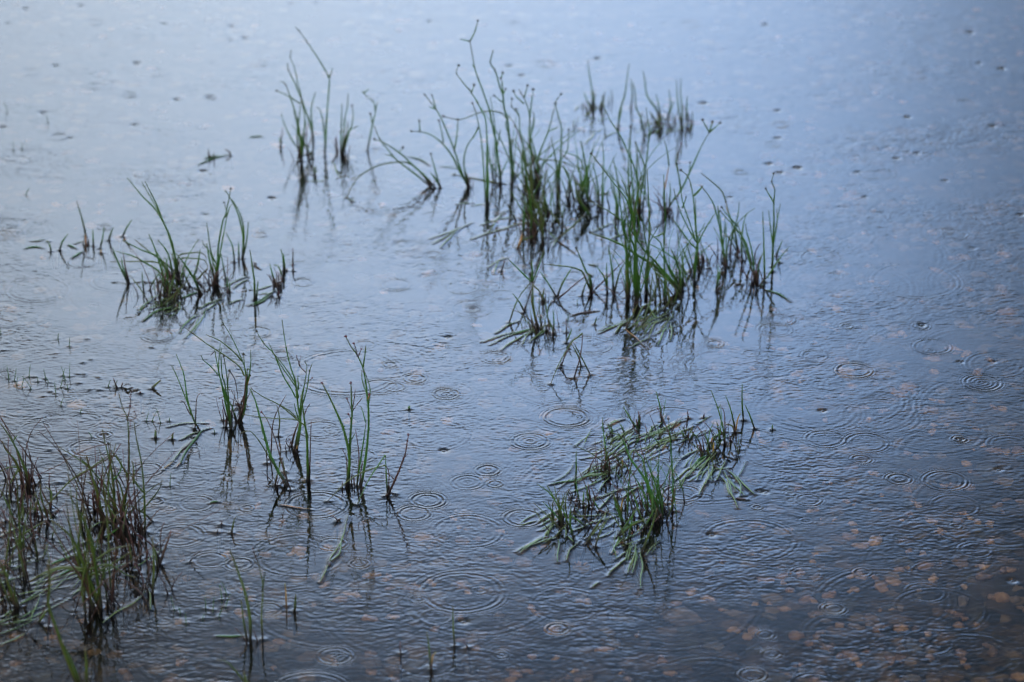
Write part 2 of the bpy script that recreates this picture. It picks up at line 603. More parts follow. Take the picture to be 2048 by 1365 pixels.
@rush_clump|thin rushes with bent yellow and purple straws, middle of the right group|rush|
D s 1105,975 1095,880 1060,820 1000,670*
D s 1105,975 1080,850
D g 1100,970 1050,850 1020,820 960,800 870,790 775,780
D r 845,1035 930,970 1000,910 1085,845
D s 870,1000 900,920 960,820 985,800
D s 860,1000 800,900 750,830
D s 1210,980 1190,870 1130,790
D g 1130,790 1100,850 1080,910
D s 1210,980 1205,770
D s 1255,970 1240,800 1218,660
D s 1250,970 1245,840 1235,750
D r 1110,970 1200,880 1330,750
D g 1035,1000 1060,920 1090,870
D g 1100,860 1085,845
D fill 4 r .01 .03 .01 1105,975
D g 1260,970 1290,850 1330,760
@rush_clump|rush tuft with a thick olive stem and leaves spread afloat to its left|rush|
D g! 735,1210 715,1130 705,1050 700,900*
D bs 700,900 740,800 780,680
D bs 690,900 620,830 530,740
D bs 700,900 695,750
D bg 700,920 750,970 775,1030
D r 650,1090 690,960 760,790
D bs 690,900 700,820 690,780
D s 645,1105 610,1040 565,980
D g 540,1180 600,1020 690,900
D s 815,1200 800,1120 790,1040
D s 845,1250 845,1160 840,1090
D g 740,1210 700,1050 690,960
D g 730,1210 705,1100 690,1020
D g 850,1260 820,1180 800,1150
D g 780,1040 770,1000 780,950
D r 640,1110 650,1060
D r 700,1200 690,1130
D g 840,1250 830,1200 800,1190
D f 350,1310 450,1280 560,1250 700,1220
D f 410,1330 520,1280 600,1250 710,1225
D f 490,1365 560,1310 640,1260 720,1225
D f 450,1250 530,1200 610,1165
D f 630,1330 660,1270 720,1230
D f 680,1310 760,1240 800,1220
D f 740,1270 780,1240 800,1220
D F 560,1260 640,1235 710,1220
D g 740,1230 790,1200 830,1210
D fill 10 r .01 .05 .02 720,1220
D fill 10 g .01 .06 .02 740,1215
D fill 5 r .01 .03 .012 830,1270
@rush_sprig|tiny dark-footed tuft between the olive rush and the purple straw|rush|
D g 780,1030 770,1000 780,945
D r 770,1030 760,1000
D s 785,1030 790,1000
D fill 4 r .008 .02 .008 778,1030
@bent_rush|broken purple rush folded into a tent of bent straws|rush|
Q r 675,890 720,740 745,600 752,485
Q bg 752,485 710,520 650,570 570,700 500,850 462,950~
Q r 540,800 600,680 650,580 685,515
Q g 740,785 710,690 650,580
Q g 820,860 760,740 670,570
Q r 820,865 800,870
Q r 560,780 600,660 640,560
@rush_sprig|lone short dark blade behind the folded purple rush|rush|
Q s 600,575 630,510 655,445
Q r 607,475 603,420 603,350
@dead_leaf|long brown dead leaf afloat before the dense right stems|leaf|
Q D 655,325 740,300 830,290 895,280
@rush_sprig|short yellow-green straw poking up beside the brown dead leaf|rush|
Q g 860,410 870,370 882,335
@floating_leaf|three-pronged pale green leaf afloat left of the far tangle|leaf|
D f 0,605 120,565 200,540 290,495
D f 20,638 110,590 200,540
D f 75,665 130,600 200,545
@floating_leaf|long narrow leaf afloat running left from the far tangle|leaf|
D f 280,612 390,570 450,550 600,505 630,498
D f 350,510 450,480 520,465 600,460
D f 400,560 450,490 520,415
@floating_leaf|pale forked leaf afloat below the far tangle|leaf|
D f 400,800 460,760 530,735
D f 440,845 450,790 480,750
D r 485,830 500,790 510,755
@floating_leaf|narrow leaf pair afloat under the paired-head rush|leaf|
D f 290,380 400,365
D f 180,370 290,362
@floating_leaf|small weed scraps afloat right of the far tangle|leaf|
D f 840,660 860,620 870,600
D f 1110,560 1180,525 1240,500
D f 1250,600 1290,585 1320,575
D g 860,620 930,560 1060,440
D f 800,550 840,590 860,610
D fill 6 g .005 .015 .03 870,520
@floating_leaf|dark weed raft drifting alone in open water at the far left|leaf|
U F 990,820 1040,800 1090,785 1155,765
U F 1020,790 1060,780 1100,775
U r 1150,775 1140,755 1120,745
U fill 6 r .005 .02 .012 1050,785
@floating_leaf|tiny dark weed scrap adrift left of the kinked far rush|leaf|
U F 1245,683 1280,680 1312,682
@rush_clump|low tuft with tall blades swept to upper left, left of centre|rush|
G s 470,720 445,600 415,490 380,390 310,270 220,180 118,55
G s 460,720 430,520 390,410 340,300 290,210 215,78
G s 465,720 455,640 410,460 360,350 320,240 240,80
G s 620,840 560,720 500,630 450,570
G s 610,840 575,750 500,640
G s 460,725 440,640 420,560
G g 450,700 380,640 270,560 170,475
G s 420,750 330,600 200,540 85,480
G s 400,780 330,690 250,640 160,590 40,555
G g 410,700 330,635 200,625 0,628
G s 390,810 340,640 300,520 265,440
G s 400,800 390,650 380,600
G s 430,740 400,580 330,480
G g 440,700 470,590 530,570 620,565 660,600
G g 450,710 480,610 560,605 640,615 670,660
G r 370,850 380,700
G r 395,860 400,740
G r 345,850 310,780
G r 430,820 410,700
G s 400,860 430,760 440,690
G s 545,800 510,720 490,680
G s 400,850 350,740 320,700
G r 590,760 570,750
G g 350,930 420,870 480,800
G F 230,1030 300,975 380,950 450,940
G f 200,950 250,910 290,880
G F 480,880 560,850 600,830
G f 480,1110 530,1030 600,990
G f 510,1060 560,1010 610,990
G f 520,1145 580,1060 620,1000
G f 570,1110 630,1020 640,960
G f 340,890 400,880 470,850
G fill 15 r .02 .07 .025 395,850
G fill 14 g .01 .05 .03 420,900
G fill 11 s .03 .09 .03 400,850
G fill 5 r .01 .03 .03 540,880
G fill 8 r .01 .04 .015 460,735
G mat 12 .05 .03 30 410,930
@rush_clump|tuft with one tall rush tipped by a dark head, left of centre|rush|
G s 720,760 735,650 740,520 770,350 790,300 825,130*
G s 725,750 745,620 760,520 795,320* 780,225*
G bs 795,320 820,250 835,235
G g! 720,760 730,650 745,580
G bs 730,650 690,560 660,360
G bs 722,690 680,560 640,510 627,475
G s 715,760 680,620 660,500
G r 735,760 740,650
G r 700,780 735,690
G s 790,745 770,640 755,560
G s 575,725 600,640 615,540
G g 590,760 630,710 670,670
G f 615,945 680,910 770,880
G f 650,960 700,925 740,900
G f 780,800 850,760 940,725
G f 845,805 900,765 940,750
G f 810,915 860,895 910,880
G r 700,790 715,720
G d 640,980 650,960
G fill 10 r .02 .06 .012 712,770
G fill 6 r .01 .05 .02 760,850
@rush_clump|two curved rushes crossing near the top, behind the dark-headed tuft|rush|
G s 905,605 910,480 900,400 870,290 820,190 785,140
G s 910,605 912,400 880,280 830,200
G s 905,605 930,500 945,350
G s 880,605 877,490
G r 900,605 905,560
@single_rush|single thin blade just left of the two crossing rushes|rush|
G s 850,630 835,520 790,425
G s 845,625 850,600
@rush_sprig|pair of hair-thin shoots in front of the crossing rushes|rush|
G s 805,835 800,770 800,730
G s 818,835 815,760
@rush_clump|single green blade rising from the end of a long dark floating leaf|rush|
G s 988,890 985,760 970,650 955,545
G s 1000,880 1010,760
G F 950,925 1020,890 1080,855 1140,815
G F 980,925 1040,895 1100,850
G f 1000,820 1060,800 1110,785
G f 1030,845 1090,840
G r 1150,830 1120,740
G r 1155,820 1150,700
G r 1165,790 1175,730
G s 1130,780 1105,700 1090,640
G s 1180,740 1150,660 1115,650
G r 1155,870 1150,830
G fill 9 r .01 .035 .015 1150,810
@rush_sprig|pale twin shoots right of the long dark floating leaf|rush|
G s 1185,690 1180,600 1165,540
G s 1195,690 1185,570
G r 1205,690 1210,670
@rush_sprig|single brown shoot, rightmost beside the pale twin shoots|rush|
G r 1248,645 1248,535
G r 1252,690 1245,640
@dead_leaf|small curled dead leaf afloat above the long dark leaf|leaf|
G D 975,650 1000,660 1025,675
G D 985,630 1000,650
@rush_sprig|forked sprig of two dark blades at the left of the swept tuft|rush|
F s 1030,915 980,810 930,700 905,620
F r 1040,910 1010,800 985,650
F s 1030,910 985,770 975,700
@grass_shoot|tallest of the short shoots at far left, yellowed at the foot|shoot|
F g 690,530 660,400 615,250
F o 690,600 688,550 685,515
F f 600,590 680,570
F fill 3 r .008 .02 .006 690,600
@grass_shoot|short shoot with a flat leaf across its tip, leftmost of the row|shoot|
F s 412,655 390,575
F s 390,575 370,572
@grass_shoot|short shoot slanting right, second from the left of the row|shoot|
F s 480,645 500,580 545,515
@grass_shoot|straight upright shoot right of the yellowed one|shoot|
F s 750,610 745,480
@grass_shoot|slightly curved upright shoot with an orange foot in the water|shoot|
F s 805,630 825,540 835,455
F o 812,665 808,640
@grass_shoot|small shoot slanting right above the curved one|shoot|
F s 875,565 890,510 910,460
@grass_shoot|slanting shoot on a dark foot, rightmost of the left row|shoot|
F s 985,535 1020,460 1060,400
@floating_leaf|plump green leaf afloat, leftmost of the small leaves|leaf|
F F 205,630 280,618 350,625
@floating_leaf|slim green leaf afloat just above the plump leftmost one|leaf|
F f 255,570 310,568 355,552
@floating_leaf|dark plump leaf afloat left of the yellowed shoot|leaf|
F F 550,600 580,615 615,630
@floating_leaf|pale green leaf afloat below the yellowed shoot|leaf|
F F 580,705 620,680 665,655
@rush_clump|two-bladed rush with pale leaves fanned afloat at its foot|rush|
I s 340,1030 290,940 250,830 190,680 140,560 98,475
I s 310,985 260,870 230,740 205,560 175,470 140,380
I r 300,1000 310,800 320,740 340,715
I br 290,930 250,880 205,790 170,775
I f 75,995 200,970 300,963 400,965
I f 180,1105 250,1070 340,1035
I f 110,1290 200,1190 280,1110 350,1040
I F 175,1310 230,1200 290,1100 345,1040 430,1005
I D 185,1200 230,1160 280,1110
I d. 30,1360 120,1290
I d. 140,1340 180,1300
I r 300,1010 295,980
@rush_clump|dark upright rush tuft with a pink arched straw|rush|
I s 610,1020 590,850 550,700 515,590 490,470 465,330
I s 600,1000 570,850 540,700 505,540 500,470 515,285
I d 600,1000 575,780 550,620 530,560 520,380 530,320
I d 605,1000 580,700 570,560 545,400*
I bs 500,560 430,480 370,430* 350,385
I r 600,940 625,800 640,710 620,690
I r 570,930 540,820 530,760
I s 655,950 620,840 580,760
I g 600,960 578,640 595,520*
I br 595,520 640,600 660,720 670,800 690,840~
I r 545,940 535,850
I r 560,1000 560,940
I r 615,920 605,850
I br 590,760 540,740 500,760
I fill 6 r .01 .05 .010 595,990
@rush_clump|rush on two crossed dark legs, long stems sweeping up and left|rush|
I r! 665,960 700,870 720,750 735,560
I d! 685,960 720,850 740,700 745,520
I bs 738,740 735,560 720,480 700,430 640,290 580,180 527,100
I bg 720,565 690,500 650,460 540,380 400,290 210,150
I bg 700,440 640,370 520,270 390,210
I bs 735,600 720,470 715,380*
I bs 745,620 765,530 775,440 773,340
I bo 745,640 770,560*
I r! 690,810 720,720
I br 730,790 770,700
I br 460,360 430,390
I bg 745,520 750,500 760,510
I r 670,800 715,845~
I fill 5 r .01 .04 .008 690,830
@rush_clump|branching green rush with reddish seed sprays and an orange foot|rush|
J r! 370,910 390,820 420,740
J s 390,930 430,740 430,660
J s! 405,940 435,750 420,640 400,500
J bs 400,560 370,500 320,420 280,330 240,240 175,175* 120,85*
J bs 415,580 400,470* 370,410 300,310 240,240
J bs 420,560 395,430 370,360 340,240 320,130 302,0
J bs 430,680 440,560 465,460 480,340 465,300
J bs 440,640 480,500 500,370* 520,315
J br 490,440 520,420*
J br 475,380 430,330* 435,260
J br 430,335 405,255
J bs 420,500 415,400
J bs 400,480 270,290 205,165
J br 460,690 480,640 505,600
J bs 430,740 400,650 390,600
J bg 440,740 380,690 280,610 180,560 100,510 75,480
J bg 425,735 370,665 270,600
J o 405,940 412,900
J d 395,930 420,800 440,700
J bs 435,700 455,520 470,420
J fill 6 r .01 .04 .01 390,930
@rush_clump|straight bright green rush with a long straw bent flat to its left|rush|
J s! 490,1160 485,1000 480,850 460,700 440,540
J r 500,1150 505,900 512,730
J r 490,1155 480,1060 472,1040
J bg 490,850 470,770 440,740 400,715 300,712 150,700 20,680
J r 480,1150 485,1060
@rush_clump|spreading rush with a crimson tip bud, left of the straight green rush|rush|
J g 250,1190 270,1100 300,1000 310,990
J s! 340,1190 270,1080 210,950 175,820 140,690 110,580 70,490
J bg 270,1080 200,970 130,860 70,800 0,815
J r 365,1225 320,1100 280,950 240,820 190,710 155,665*
J r 195,1030 190,960 195,880
J r 222,1000 225,920 235,760 265,660 330,540
J r 320,1090 290,980
J g 275,835 285,720 265,610
J g 340,1150 320,1080 305,990
J r 280,1190 320,1150
J r 255,1190 270,1120
J bg 200,880 150,850
J bs 190,890 150,770
J fill 5 r .01 .03 .012 280,1190
@rush_clump|tall paired rushes with crimson buds, right of the branching rush|rush|
J s! 765,1190 785,1050 780,940 745,790 700,680 640,550 590,455*
J d! 780,1180 790,900 800,740 805,670* 800,560 797,455*
J br 805,660 770,570*
J br 805,660 820,570 828,500
J br 805,660 840,610 880,560
J br 800,720 780,680*
J r 770,1180 768,1060 765,990 730,920
J s 840,1190 860,1050 895,820 905,740
J s! 868,1200 895,1050 915,880 925,720 915,560 890,370* 845,260* 790,180 760,120*
J br 845,265 830,200 818,172*
J br 850,265 872,212*
J bs 885,340 895,270 905,185
J bs 920,560 880,440 875,360
J bs 922,620 935,500 900,380
J r 840,1180 855,980 830,790
J bs 905,740 870,620
J r 860,1190 870,1080 885,1010
J r 800,1180 805,1090
J r 735,1210 735,1160
J bs 790,880 825,820
J bo 918,570 930,540*
J d 770,1190 785,1000 785,880
J bs 745,790 748,760
J fill 5 r .01 .05 .012 800,1190
@bent_rush|red forked rush with two straws bent down into the water|rush|
J r! 1060,1265 1110,1160 1160,1040 1175,995* 1190,950 1210,825*
J s 1060,1250 1050,1100 1045,970
J bs 1045,970 990,1050 930,1140 890,1220 840,1330~
J bg 1048,1045 950,1070 850,1110 760,1170 690,1240 630,1305~
J r 1065,1240 1070,1100 1045,1040
J br 1110,1150 1070,1110
J r 1080,1240 1070,1180
J br 1175,995 1205,965
J r 1115,1250 1070,1270
J r 1040,1268 1060,1250
@floating_leaf|bleached straw lying flat on a strong ripple ring|leaf|
M d. 550,155 650,170 760,185
@twig|small forked dark twig breaking the water near the strong ripple ring|twig|
M r 938,270 935,255 900,225
M r 938,262 950,252 970,250
@floating_leaf|bright pale leaf folded afloat below the paired rushes|leaf|
M f 880,560 900,500 940,420 985,340 1010,230
M f 890,540 940,490 965,400 990,330
M f 820,680 850,610 885,550
M D 880,570 888,540
@rush_clump|upright blades with a mat of green leaves afloat, back left of the front tuft|grass tuft|
N s 705,540 690,400 670,260 668,180
N r 715,540 705,430
N r 690,530 680,370
N bs 672,270 660,240
N s 490,600 495,520 495,400
N r 570,540 600,470 630,420
N o 795,495 795,440
N F 330,612 430,595 500,580 600,540 690,520
N f 480,612 560,560 700,545
N f 500,590 600,550 690,540
N f 540,570 620,530 720,490
N f 600,540 660,510 690,490
N f 600,560 700,530 760,480
N fill 12 r .01 .06 .02 705,540
N fill 8 g .01 .06 .02 720,520
N fill 6 r .01 .04 .02 790,500
N mat 14 .07 .04 30 620,545
@grass_tuft|front tuft of thick green blades on reddish feet, right of centre|grass tuft|
N s! 1050,830 1000,700 930,560 850,450 790,310 730,280
N bg 790,310 760,270
N s! 1030,850 980,680 940,500 940,450*
N br 940,450 915,370 910,310*
N s! 1060,810 1020,640 960,480 945,440
N s 1070,790 1030,620 985,540
N s! 1000,790 960,640 930,460 875,400
N br 875,400 850,500 800,620 770,700
N br 920,480 840,580 800,640
N r 980,840 980,700
N s 1120,770 1125,620 1115,450 1105,300 1095,190*
N br 1105,300 1060,190 1020,110
N r 1115,780 1135,640
N o 1118,765 1118,700
N r 1090,740 1100,600 1105,490
N r 1130,790 1170,930 1180,950
N s 800,880 745,720 735,700
N g! 800,870 770,760 740,680
N o 785,780 800,700
N g! 920,1060 960,960 1000,850 1020,770
N s 830,1000 850,880 870,780
N g 620,1020 650,930 720,800
N g 570,970 640,870 690,790
N s 760,960 830,860 900,760
N s 940,900 970,840 1000,780
N f 430,1110 460,1040 520,980
N f 450,920 540,890 620,860 750,820
N f 610,710 680,690 760,650 930,600
N f 640,780 680,730 740,670
N f 510,820 600,820 670,810
N f 700,1210 760,1140 850,1070
N f 860,1190 880,1070 885,1000
N f 915,1290 915,1150 905,1020
N f 830,1190 860,1090 890,1010
N f 730,1060 760,980 770,920
N f 600,1280 640,1250
N f 800,700 860,650 920,620
N g 560,1000 600,940 680,860
N g 770,960 860,880 980,830
N F 780,940 860,870 930,840
N r 870,720 900,690 940,640
N r 830,640 880,690 940,720
N r 760,700 770,660 780,640
N fill 22 r .03 .10 .03 990,800
N fill 20 s .05 .13 .028 990,830
N fill 10 r .02 .05 .04 830,840
N fill 7 g .02 .06 .04 790,880
N mat 14 .06 .05 40 800,900
N mat 8 .06 .03 70 880,1060
@grass_tuft|low spiky tuft on pale floating blades at the left of the front tuft|grass tuft|
N s 400,870 390,790 350,700 305,620
N s 400,860 380,700
N s 410,860 390,780 330,680 240,610
N s 420,880 340,790 280,730
N s 480,980 455,860 460,760
N s 390,860 395,780 415,710
N s 520,740 500,640 490,560
N s 540,760 545,660
N r 600,770 570,600
N s 580,750 560,620
N r 620,700 590,630
N r 480,790 500,700
N s 650,790 620,740 600,700
N r 470,700 440,650
N r 690,800 640,780
N s 440,900 430,830 400,760
N s 560,890 480,830 440,820
N r 500,720 510,640
N f 130,1060 200,1000 280,950
N f 200,1010 300,975 370,965
N f 375,1120 380,1040 378,970
N f 250,860 310,815 380,780
N f 285,910 340,870 380,845
N f 300,940 330,890 350,880
N f 265,880 330,845 390,830
N f 110,1050 180,1010 250,965
N f 440,950 480,990
N f 160,1040 240,980 300,955
N fill 18 g .01 .06 .02 400,860
N fill 14 r .01 .05 .04 540,770
N mat 10 .06 .03 35 320,890
@grass_mat|matted pale green blades afloat with short spikes, behind the front tuft|grass tuft|
O s 320,335 285,270 240,195
O r! 345,320 355,270 345,225
O r 355,310 365,260
O r 340,325 330,280
O s 245,380 230,340 210,310
O r 705,275 700,220
O r 740,400 735,350
O g 690,410 720,380 740,330
O s 685,430 670,390 640,340
O s 160,400 155,330
O g 500,420 540,350 600,320
O f 130,540 190,500 260,440 330,350
O f 140,450 220,400 310,345
O f 120,520 230,450 330,400 430,380
O f 150,440 180,410 210,390
O f 390,500 450,470 560,430 690,400
O f 410,510 500,440 600,400 740,330
O f 330,420 430,380 540,340 660,280
O f 340,440 450,400 600,330 650,290
O f 480,480 560,440 640,420
O f 120,340 180,300 240,280
O f 400,430 440,350 480,320
O f 560,360 620,310 680,290
O f 160,480 240,430 320,370
O f 200,520 260,470 300,400
O f 250,500 290,450 380,420
O f 150,560 210,530 280,480
O f 420,400 500,370 560,350
O f 510,500 560,440 600,420
O f 130,320 170,300 200,290
O fill 14 r .008 .035 .05 400,400
O fill 12 s .008 .035 .06 300,390
O mat 22 .08 .06 32 240,440
O mat 13 .07 .05 28 540,390
O fill 8 r .01 .03 .03 690,400
@single_rush|single thin green blade rising behind the matted blades|rush|
O s 515,300 505,200 475,85
@rush_clump|slim rush with a hooked red twin, right of the matted blades|rush|
O s 965,460 955,340 920,210 870,75
O r 970,450 970,350 965,240 945,190
O bs 920,205 935,185
O s 935,430 925,370 910,300
O br 950,380 930,360 880,335
O s 1045,360 1010,210 975,115
O o 1045,375 1060,290 1080,240
O g 1040,375 1020,330 975,320
O F 980,370 910,400 870,440
O o 870,450 880,410
O r 1045,380 1030,330
O fill 6 r .01 .03 .02 970,440
@single_rush|upright single blade at the right of the hooked red rush|rush|
O s 1102,290 1093,170 1093,30
@single_rush|left-leaning single blade, last to the right of the front tufts|rush|
O s 1182,352 1150,260 1115,180
@grass_mat|fan of pale wet blades afloat with brown stubs, right of the matted blades|grass tuft|
O f 630,770 720,660 800,580 870,530
O f 660,560 740,520 790,490
O f 610,720 700,650 790,580
O f 770,720 800,640 850,570
O f 830,750 850,660 860,580
O f 850,720 875,650 880,600
O f 780,830 830,740 850,650
O f 770,640 840,590 920,510
O f 640,740 730,640 800,560
O f 700,700 760,620 830,560
O F 720,640 790,570 880,540
O r 810,530 790,450
O r 820,510 805,410
O o 885,520 890,450
O s 860,490 825,380
O s 860,550 845,490
O r 800,510 780,470
O g 870,560 850,520 840,480
O f 910,720 950,640 975,570
O fill 12 r .01 .04 .03 840,510
O fill 6 s .03 .07 .02 850,500
O fill 8 g .01 .03 .03 850,540
O mat 14 .07 .045 50 790,610
@floating_leaf|splayed wet blades afloat at the right foot of the pale fan|leaf|
O f 900,640 950,640 1000,630
O f 1060,920 1010,800 985,700
O f 1180,820 1110,750 1010,660
O f 1075,840 1075,760 1040,690 980,640
O f 1110,830 1040,760 1000,700
O f 1000,830 970,740 940,690
O f 1050,800 1000,720 960,650
O f 1030,850 1000,760 990,690
O D 985,700 1000,690 1010,700
O D 890,610 920,640
@dead_leaf|dark peaked dead leaf beside the fan of wet blades|leaf|
O D! 985,548 1010,525 1040,565
@floating_leaf|lone short dark twig afloat right of the fan of wet blades|leaf|
O D 1040,850 1080,855 1130,858
@rush_clump|leaning reddish rushes at the left edge, upper of the corner tufts|rush|
K g 205,650 170,540 120,420 60,310 0,225
K g 160,640 130,540 95,470 40,410 15,350
K r 215,620 215,500 180,360
K r 180,640 155,430 165,390
K r 155,650 120,530 30,380
K g 150,650 130,540 60,530 0,560
K bg 60,660 110,560 130,530
K bs 95,345 115,310
K r 200,650 195,540
K r 145,650 140,560
K r 150,780 145,650
K g 205,640 180,540 160,500
K bg 130,540 60,660 0,770
K fill 14 r .02 .06 .025 175,650
K fill 4 r .08 .15 .018 180,645
@rush_clump|small grassy tuft of crossing blades at the left edge|rush|
K g 330,890 300,800 280,720 275,640
K g 345,810 350,700 310,660
K r 345,800 300,720 270,650
K g 110,920 60,800 0,680
K g 330,820 260,860 190,900
K r 40,900 20,830 0,800
K g 240,840 245,760
K g 290,860 240,700
K r 340,830 350,760
K g 100,1020 200,960 300,900
K f 10,1000 100,950 190,920
K f 60,1090 150,1040 240,960
K fill 8 r .02 .08 .03 300,860
K fill 8 r .03 .08 .06 130,960
K fill 8 g .02 .08 .06 120,980
@rush_clump|tall corner rushes with a brown branching seed spray and a folded stem|rush|
K g 785,890 775,700 760,540 740,370* 
K br 740,370 640,390 520,440 400,515 240,590
K g 790,880 775,640 740,450 715,350 700,270
K g! 700,900 665,700 630,600 605,500* 590,450
K bg 607,520 560,480 555,460
K bg 610,540 480,620 360,750 300,800
K bg 610,540 740,450
K r 600,810 605,720 625,690
K r! 645,830 630,700
K r 735,880 700,640 670,540
K br 690,650 700,520
K g 835,870 860,720 880,560 880,380 870,200* 835,120 810,20
K br 870,200 890,110* 890,50* 905,-20
K br 870,210 915,200 930,180 915,140
K bg 880,590 820,500 760,410
K bg 880,620 850,550 790,440
K g 990,970 985,720 965,500 930,330 915,220
K bg 978,700 930,640 880,560
K r 955,970 930,800 910,620* 905,540
K r 925,990 900,920 870,840
K F 720,1010 800,950 885,910
K f 615,950 680,910 780,900
K r! 780,890 760,830
K r! 840,880 820,800 800,700*
K br 740,470 620,540 530,600
K bs 770,620 820,560 830,480
K g 840,880 850,790 820,650 760,560
K r 850,880 880,750
K r 660,830 640,780 650,650
K bg 910,640 915,560 900,480
K fill 9 r .04 .11 .025 800,890
K fill 7 r .04 .10 .025 680,880
K fill 10 g .03 .1 .04 760,900
K fill 6 r .10 .19 .02 885,950
K fill 7 r .09 .17 .02 650,890
K fill 6 g .10 .18 .025 790,900
K fill 8 r .02 .06 .02 950,970
@rush_clump|blurred near clump of broad olive blades in the lower left corner|grass tuft|
L g! 690,850 670,700 640,500 600,350 580,230
L g! 690,860 600,640 540,480 490,380 420,310 350,260
L g 685,850 560,600 530,470 545,300 520,180
L g 690,850 640,520 590,330 560,150
L g 680,850 560,620 500,440 470,260 450,120
L g 690,850 650,560 630,400 540,200 455,60*
L r! 695,860 650,620 590,380
L bg! 580,590 420,580 300,620 200,680
L bg 600,600 720,560 800,590 860,630 930,650
L bg 640,540 760,460 890,430
L bg 610,640 760,560 900,470
L bg 590,610 420,590 250,640
L r 870,560 880,450 860,380
L g 1040,760 1050,600 1045,450 1040,370
L g 1075,570 1060,480 1040,420
L r 960,530 945,400
L r 1000,540 1005,470
L g 900,560 890,470 880,420
L f 700,960 800,890 900,830 1000,740
L f 1030,870 1030,800 1010,730
L F 350,560 440,520 500,500
L F 400,640 480,600 540,590
L f 500,760 540,740 580,720
L r 600,800 540,770 500,830
L g 640,850 600,760 580,690
L fill 13 r .07 .19 .03 680,860
L fill 11 g .09 .22 .03 670,850
L fill 14 r .03 .10 .04 930,560
L fill 8 r .02 .05 .02 1040,760
L mat 14 .10 .06 25 600,560
@grass_shoot|dark red pointed blade with a mirrored double, right of the corner clump|shoot|
L r! 1090,560 1120,470 1170,330
@rush_clump|blurred dark stems at the very left edge of the lower corner|rush|
L g! 110,845 60,700 30,600 0,540
L g! 120,850 80,750 40,650
L r 100,850 90,760
L g 130,850 100,760 95,680
L f 120,840 200,790 280,740
L f 20,920 60,890 90,870
L g! 265,955 320,870
L f 210,950 240,860 270,770
L f 0,1110 100,1070 180,1030
L f 0,700 60,670 100,650
L r 330,990 345,870 335,830
L bg 60,640 20,610 -40,640
L g 80,580 0,620 -60,680
L fill 11 r .06 .16 .05 90,860
L fill 10 g .06 .18 .06 150,700
L fill 13 r .06 .15 .06 140,600
L mat 14 .10 .07 25 170,620
L mat 8 .09 .05 25 120,880
@single_rush|thick out-of-focus blade rising from the bottom edge in the left corner|rush|
L g! 540,1400 450,1180 400,1040 350,900 330,820 340,700 325,540
L r 520,1390 440,1180 390,1060 355,960
L g! 590,1395 590,1250 580,1130
L g 560,1400 480,1200 420,1080
@single_rush|blurred olive tips at the bottom edge between the corner clump and thick blade|rush|
M g! 340,1410 310,1340 300,1290
M g 350,1420 200,1240 110,1210
@rush_clump|thick curved near blade with a thin partner and a flat pale leaf|rush|
M g! 345,1075 340,920 310,760 270,640 235,540 200,460
M g 320,1065 300,960 280,800
M g 428,1072 420,920 430,720 410,600 390,530
M bg 425,740 440,640 442,610
M br 392,540 355,440
M F 110,1050 220,1050 320,1045
M fill 3 r .01 .03 .008 350,1075
@grass_shoot|lone short curved shoot with a dark mirrored double, near left|shoot|
M g 215,345 230,270 245,235
@grass_shoot|stubby green shoot with a dark mirrored double, near centre left|shoot|
M g! 645,880 650,820 655,765
@grass_shoot|straw-coloured fading shoot beside the stubby green one|shoot|
M o 590,840 585,740 580,690
@grass_shoot|thin green shoot standing alone at the bottom, right of the ripples|shoot|
P g 485,1095 475,980 470,790
@grass_shoot|tiny dark curl of stem right of the thin lone shoot|shoot|
P r 585,1105 560,1075 550,1050
@rush_sprig|green blade with a rusty side leaf at the bottom edge|rush|
P g 305,1270 290,1080 275,985
P o 310,1250 320,1170 345,1140
P r 310,1270 312,1220
P r 80,1150 75,1060
@dead_leaf|dark bent leaf scrap afloat among the tiny left shoots|leaf|
H D! 845,455 870,440 895,455
@grass_shoot|short thick shoot slanting right among the tiny left shoots|shoot|
H g! 1035,470 1060,445 1098,410
@grass_shoot|thin red-brown stalk left of the dark bent leaf scrap|shoot|
H r 800,462 785,430 772,398
H r 830,460 838,425
@grass_shoot|dark sunken stub right of the dark bent leaf scrap|shoot|
H r! 958,500 957,488
H D 905,482 930,478 945,470
@grass_shoot|left one of the two stubby shoots beside the two-bladed rush|shoot|
H g! 1062,805 1060,750
@grass_shoot|right one of the two stubby shoots beside the two-bladed rush|shoot|
H g! 1175,815 1180,772
@grass_shoot|tiny forked shoot alone in the open ripples of the middle|shoot|
J s 1215,640 1222,615
J s 1215,640 1208,622
@grass_shoot|needle-thin shoot alone right of the last left-leaning blade|shoot|
O s 1310,358 1310,320
@grass_shoot|tiny dark spike behind the matted blades|shoot|
O r 815,272 822,240
@grass_shoot|tiny twin spike left of the forked sprig|shoot|
M r 145,290 147,262
M r 120,340 124,320
@floating_leaf|small curled green leaf afloat above the lone curved shoot|leaf|
M F 65,140 100,132 130,130"""

GROUPS = {'rush': 'rush clumps standing in the water', 'grass tuft': 'grass tufts in the water', 'shoot': 'single shoots above the water',
          'leaf': 'leaves lying on the water', 'twig': 'twigs in the water'}

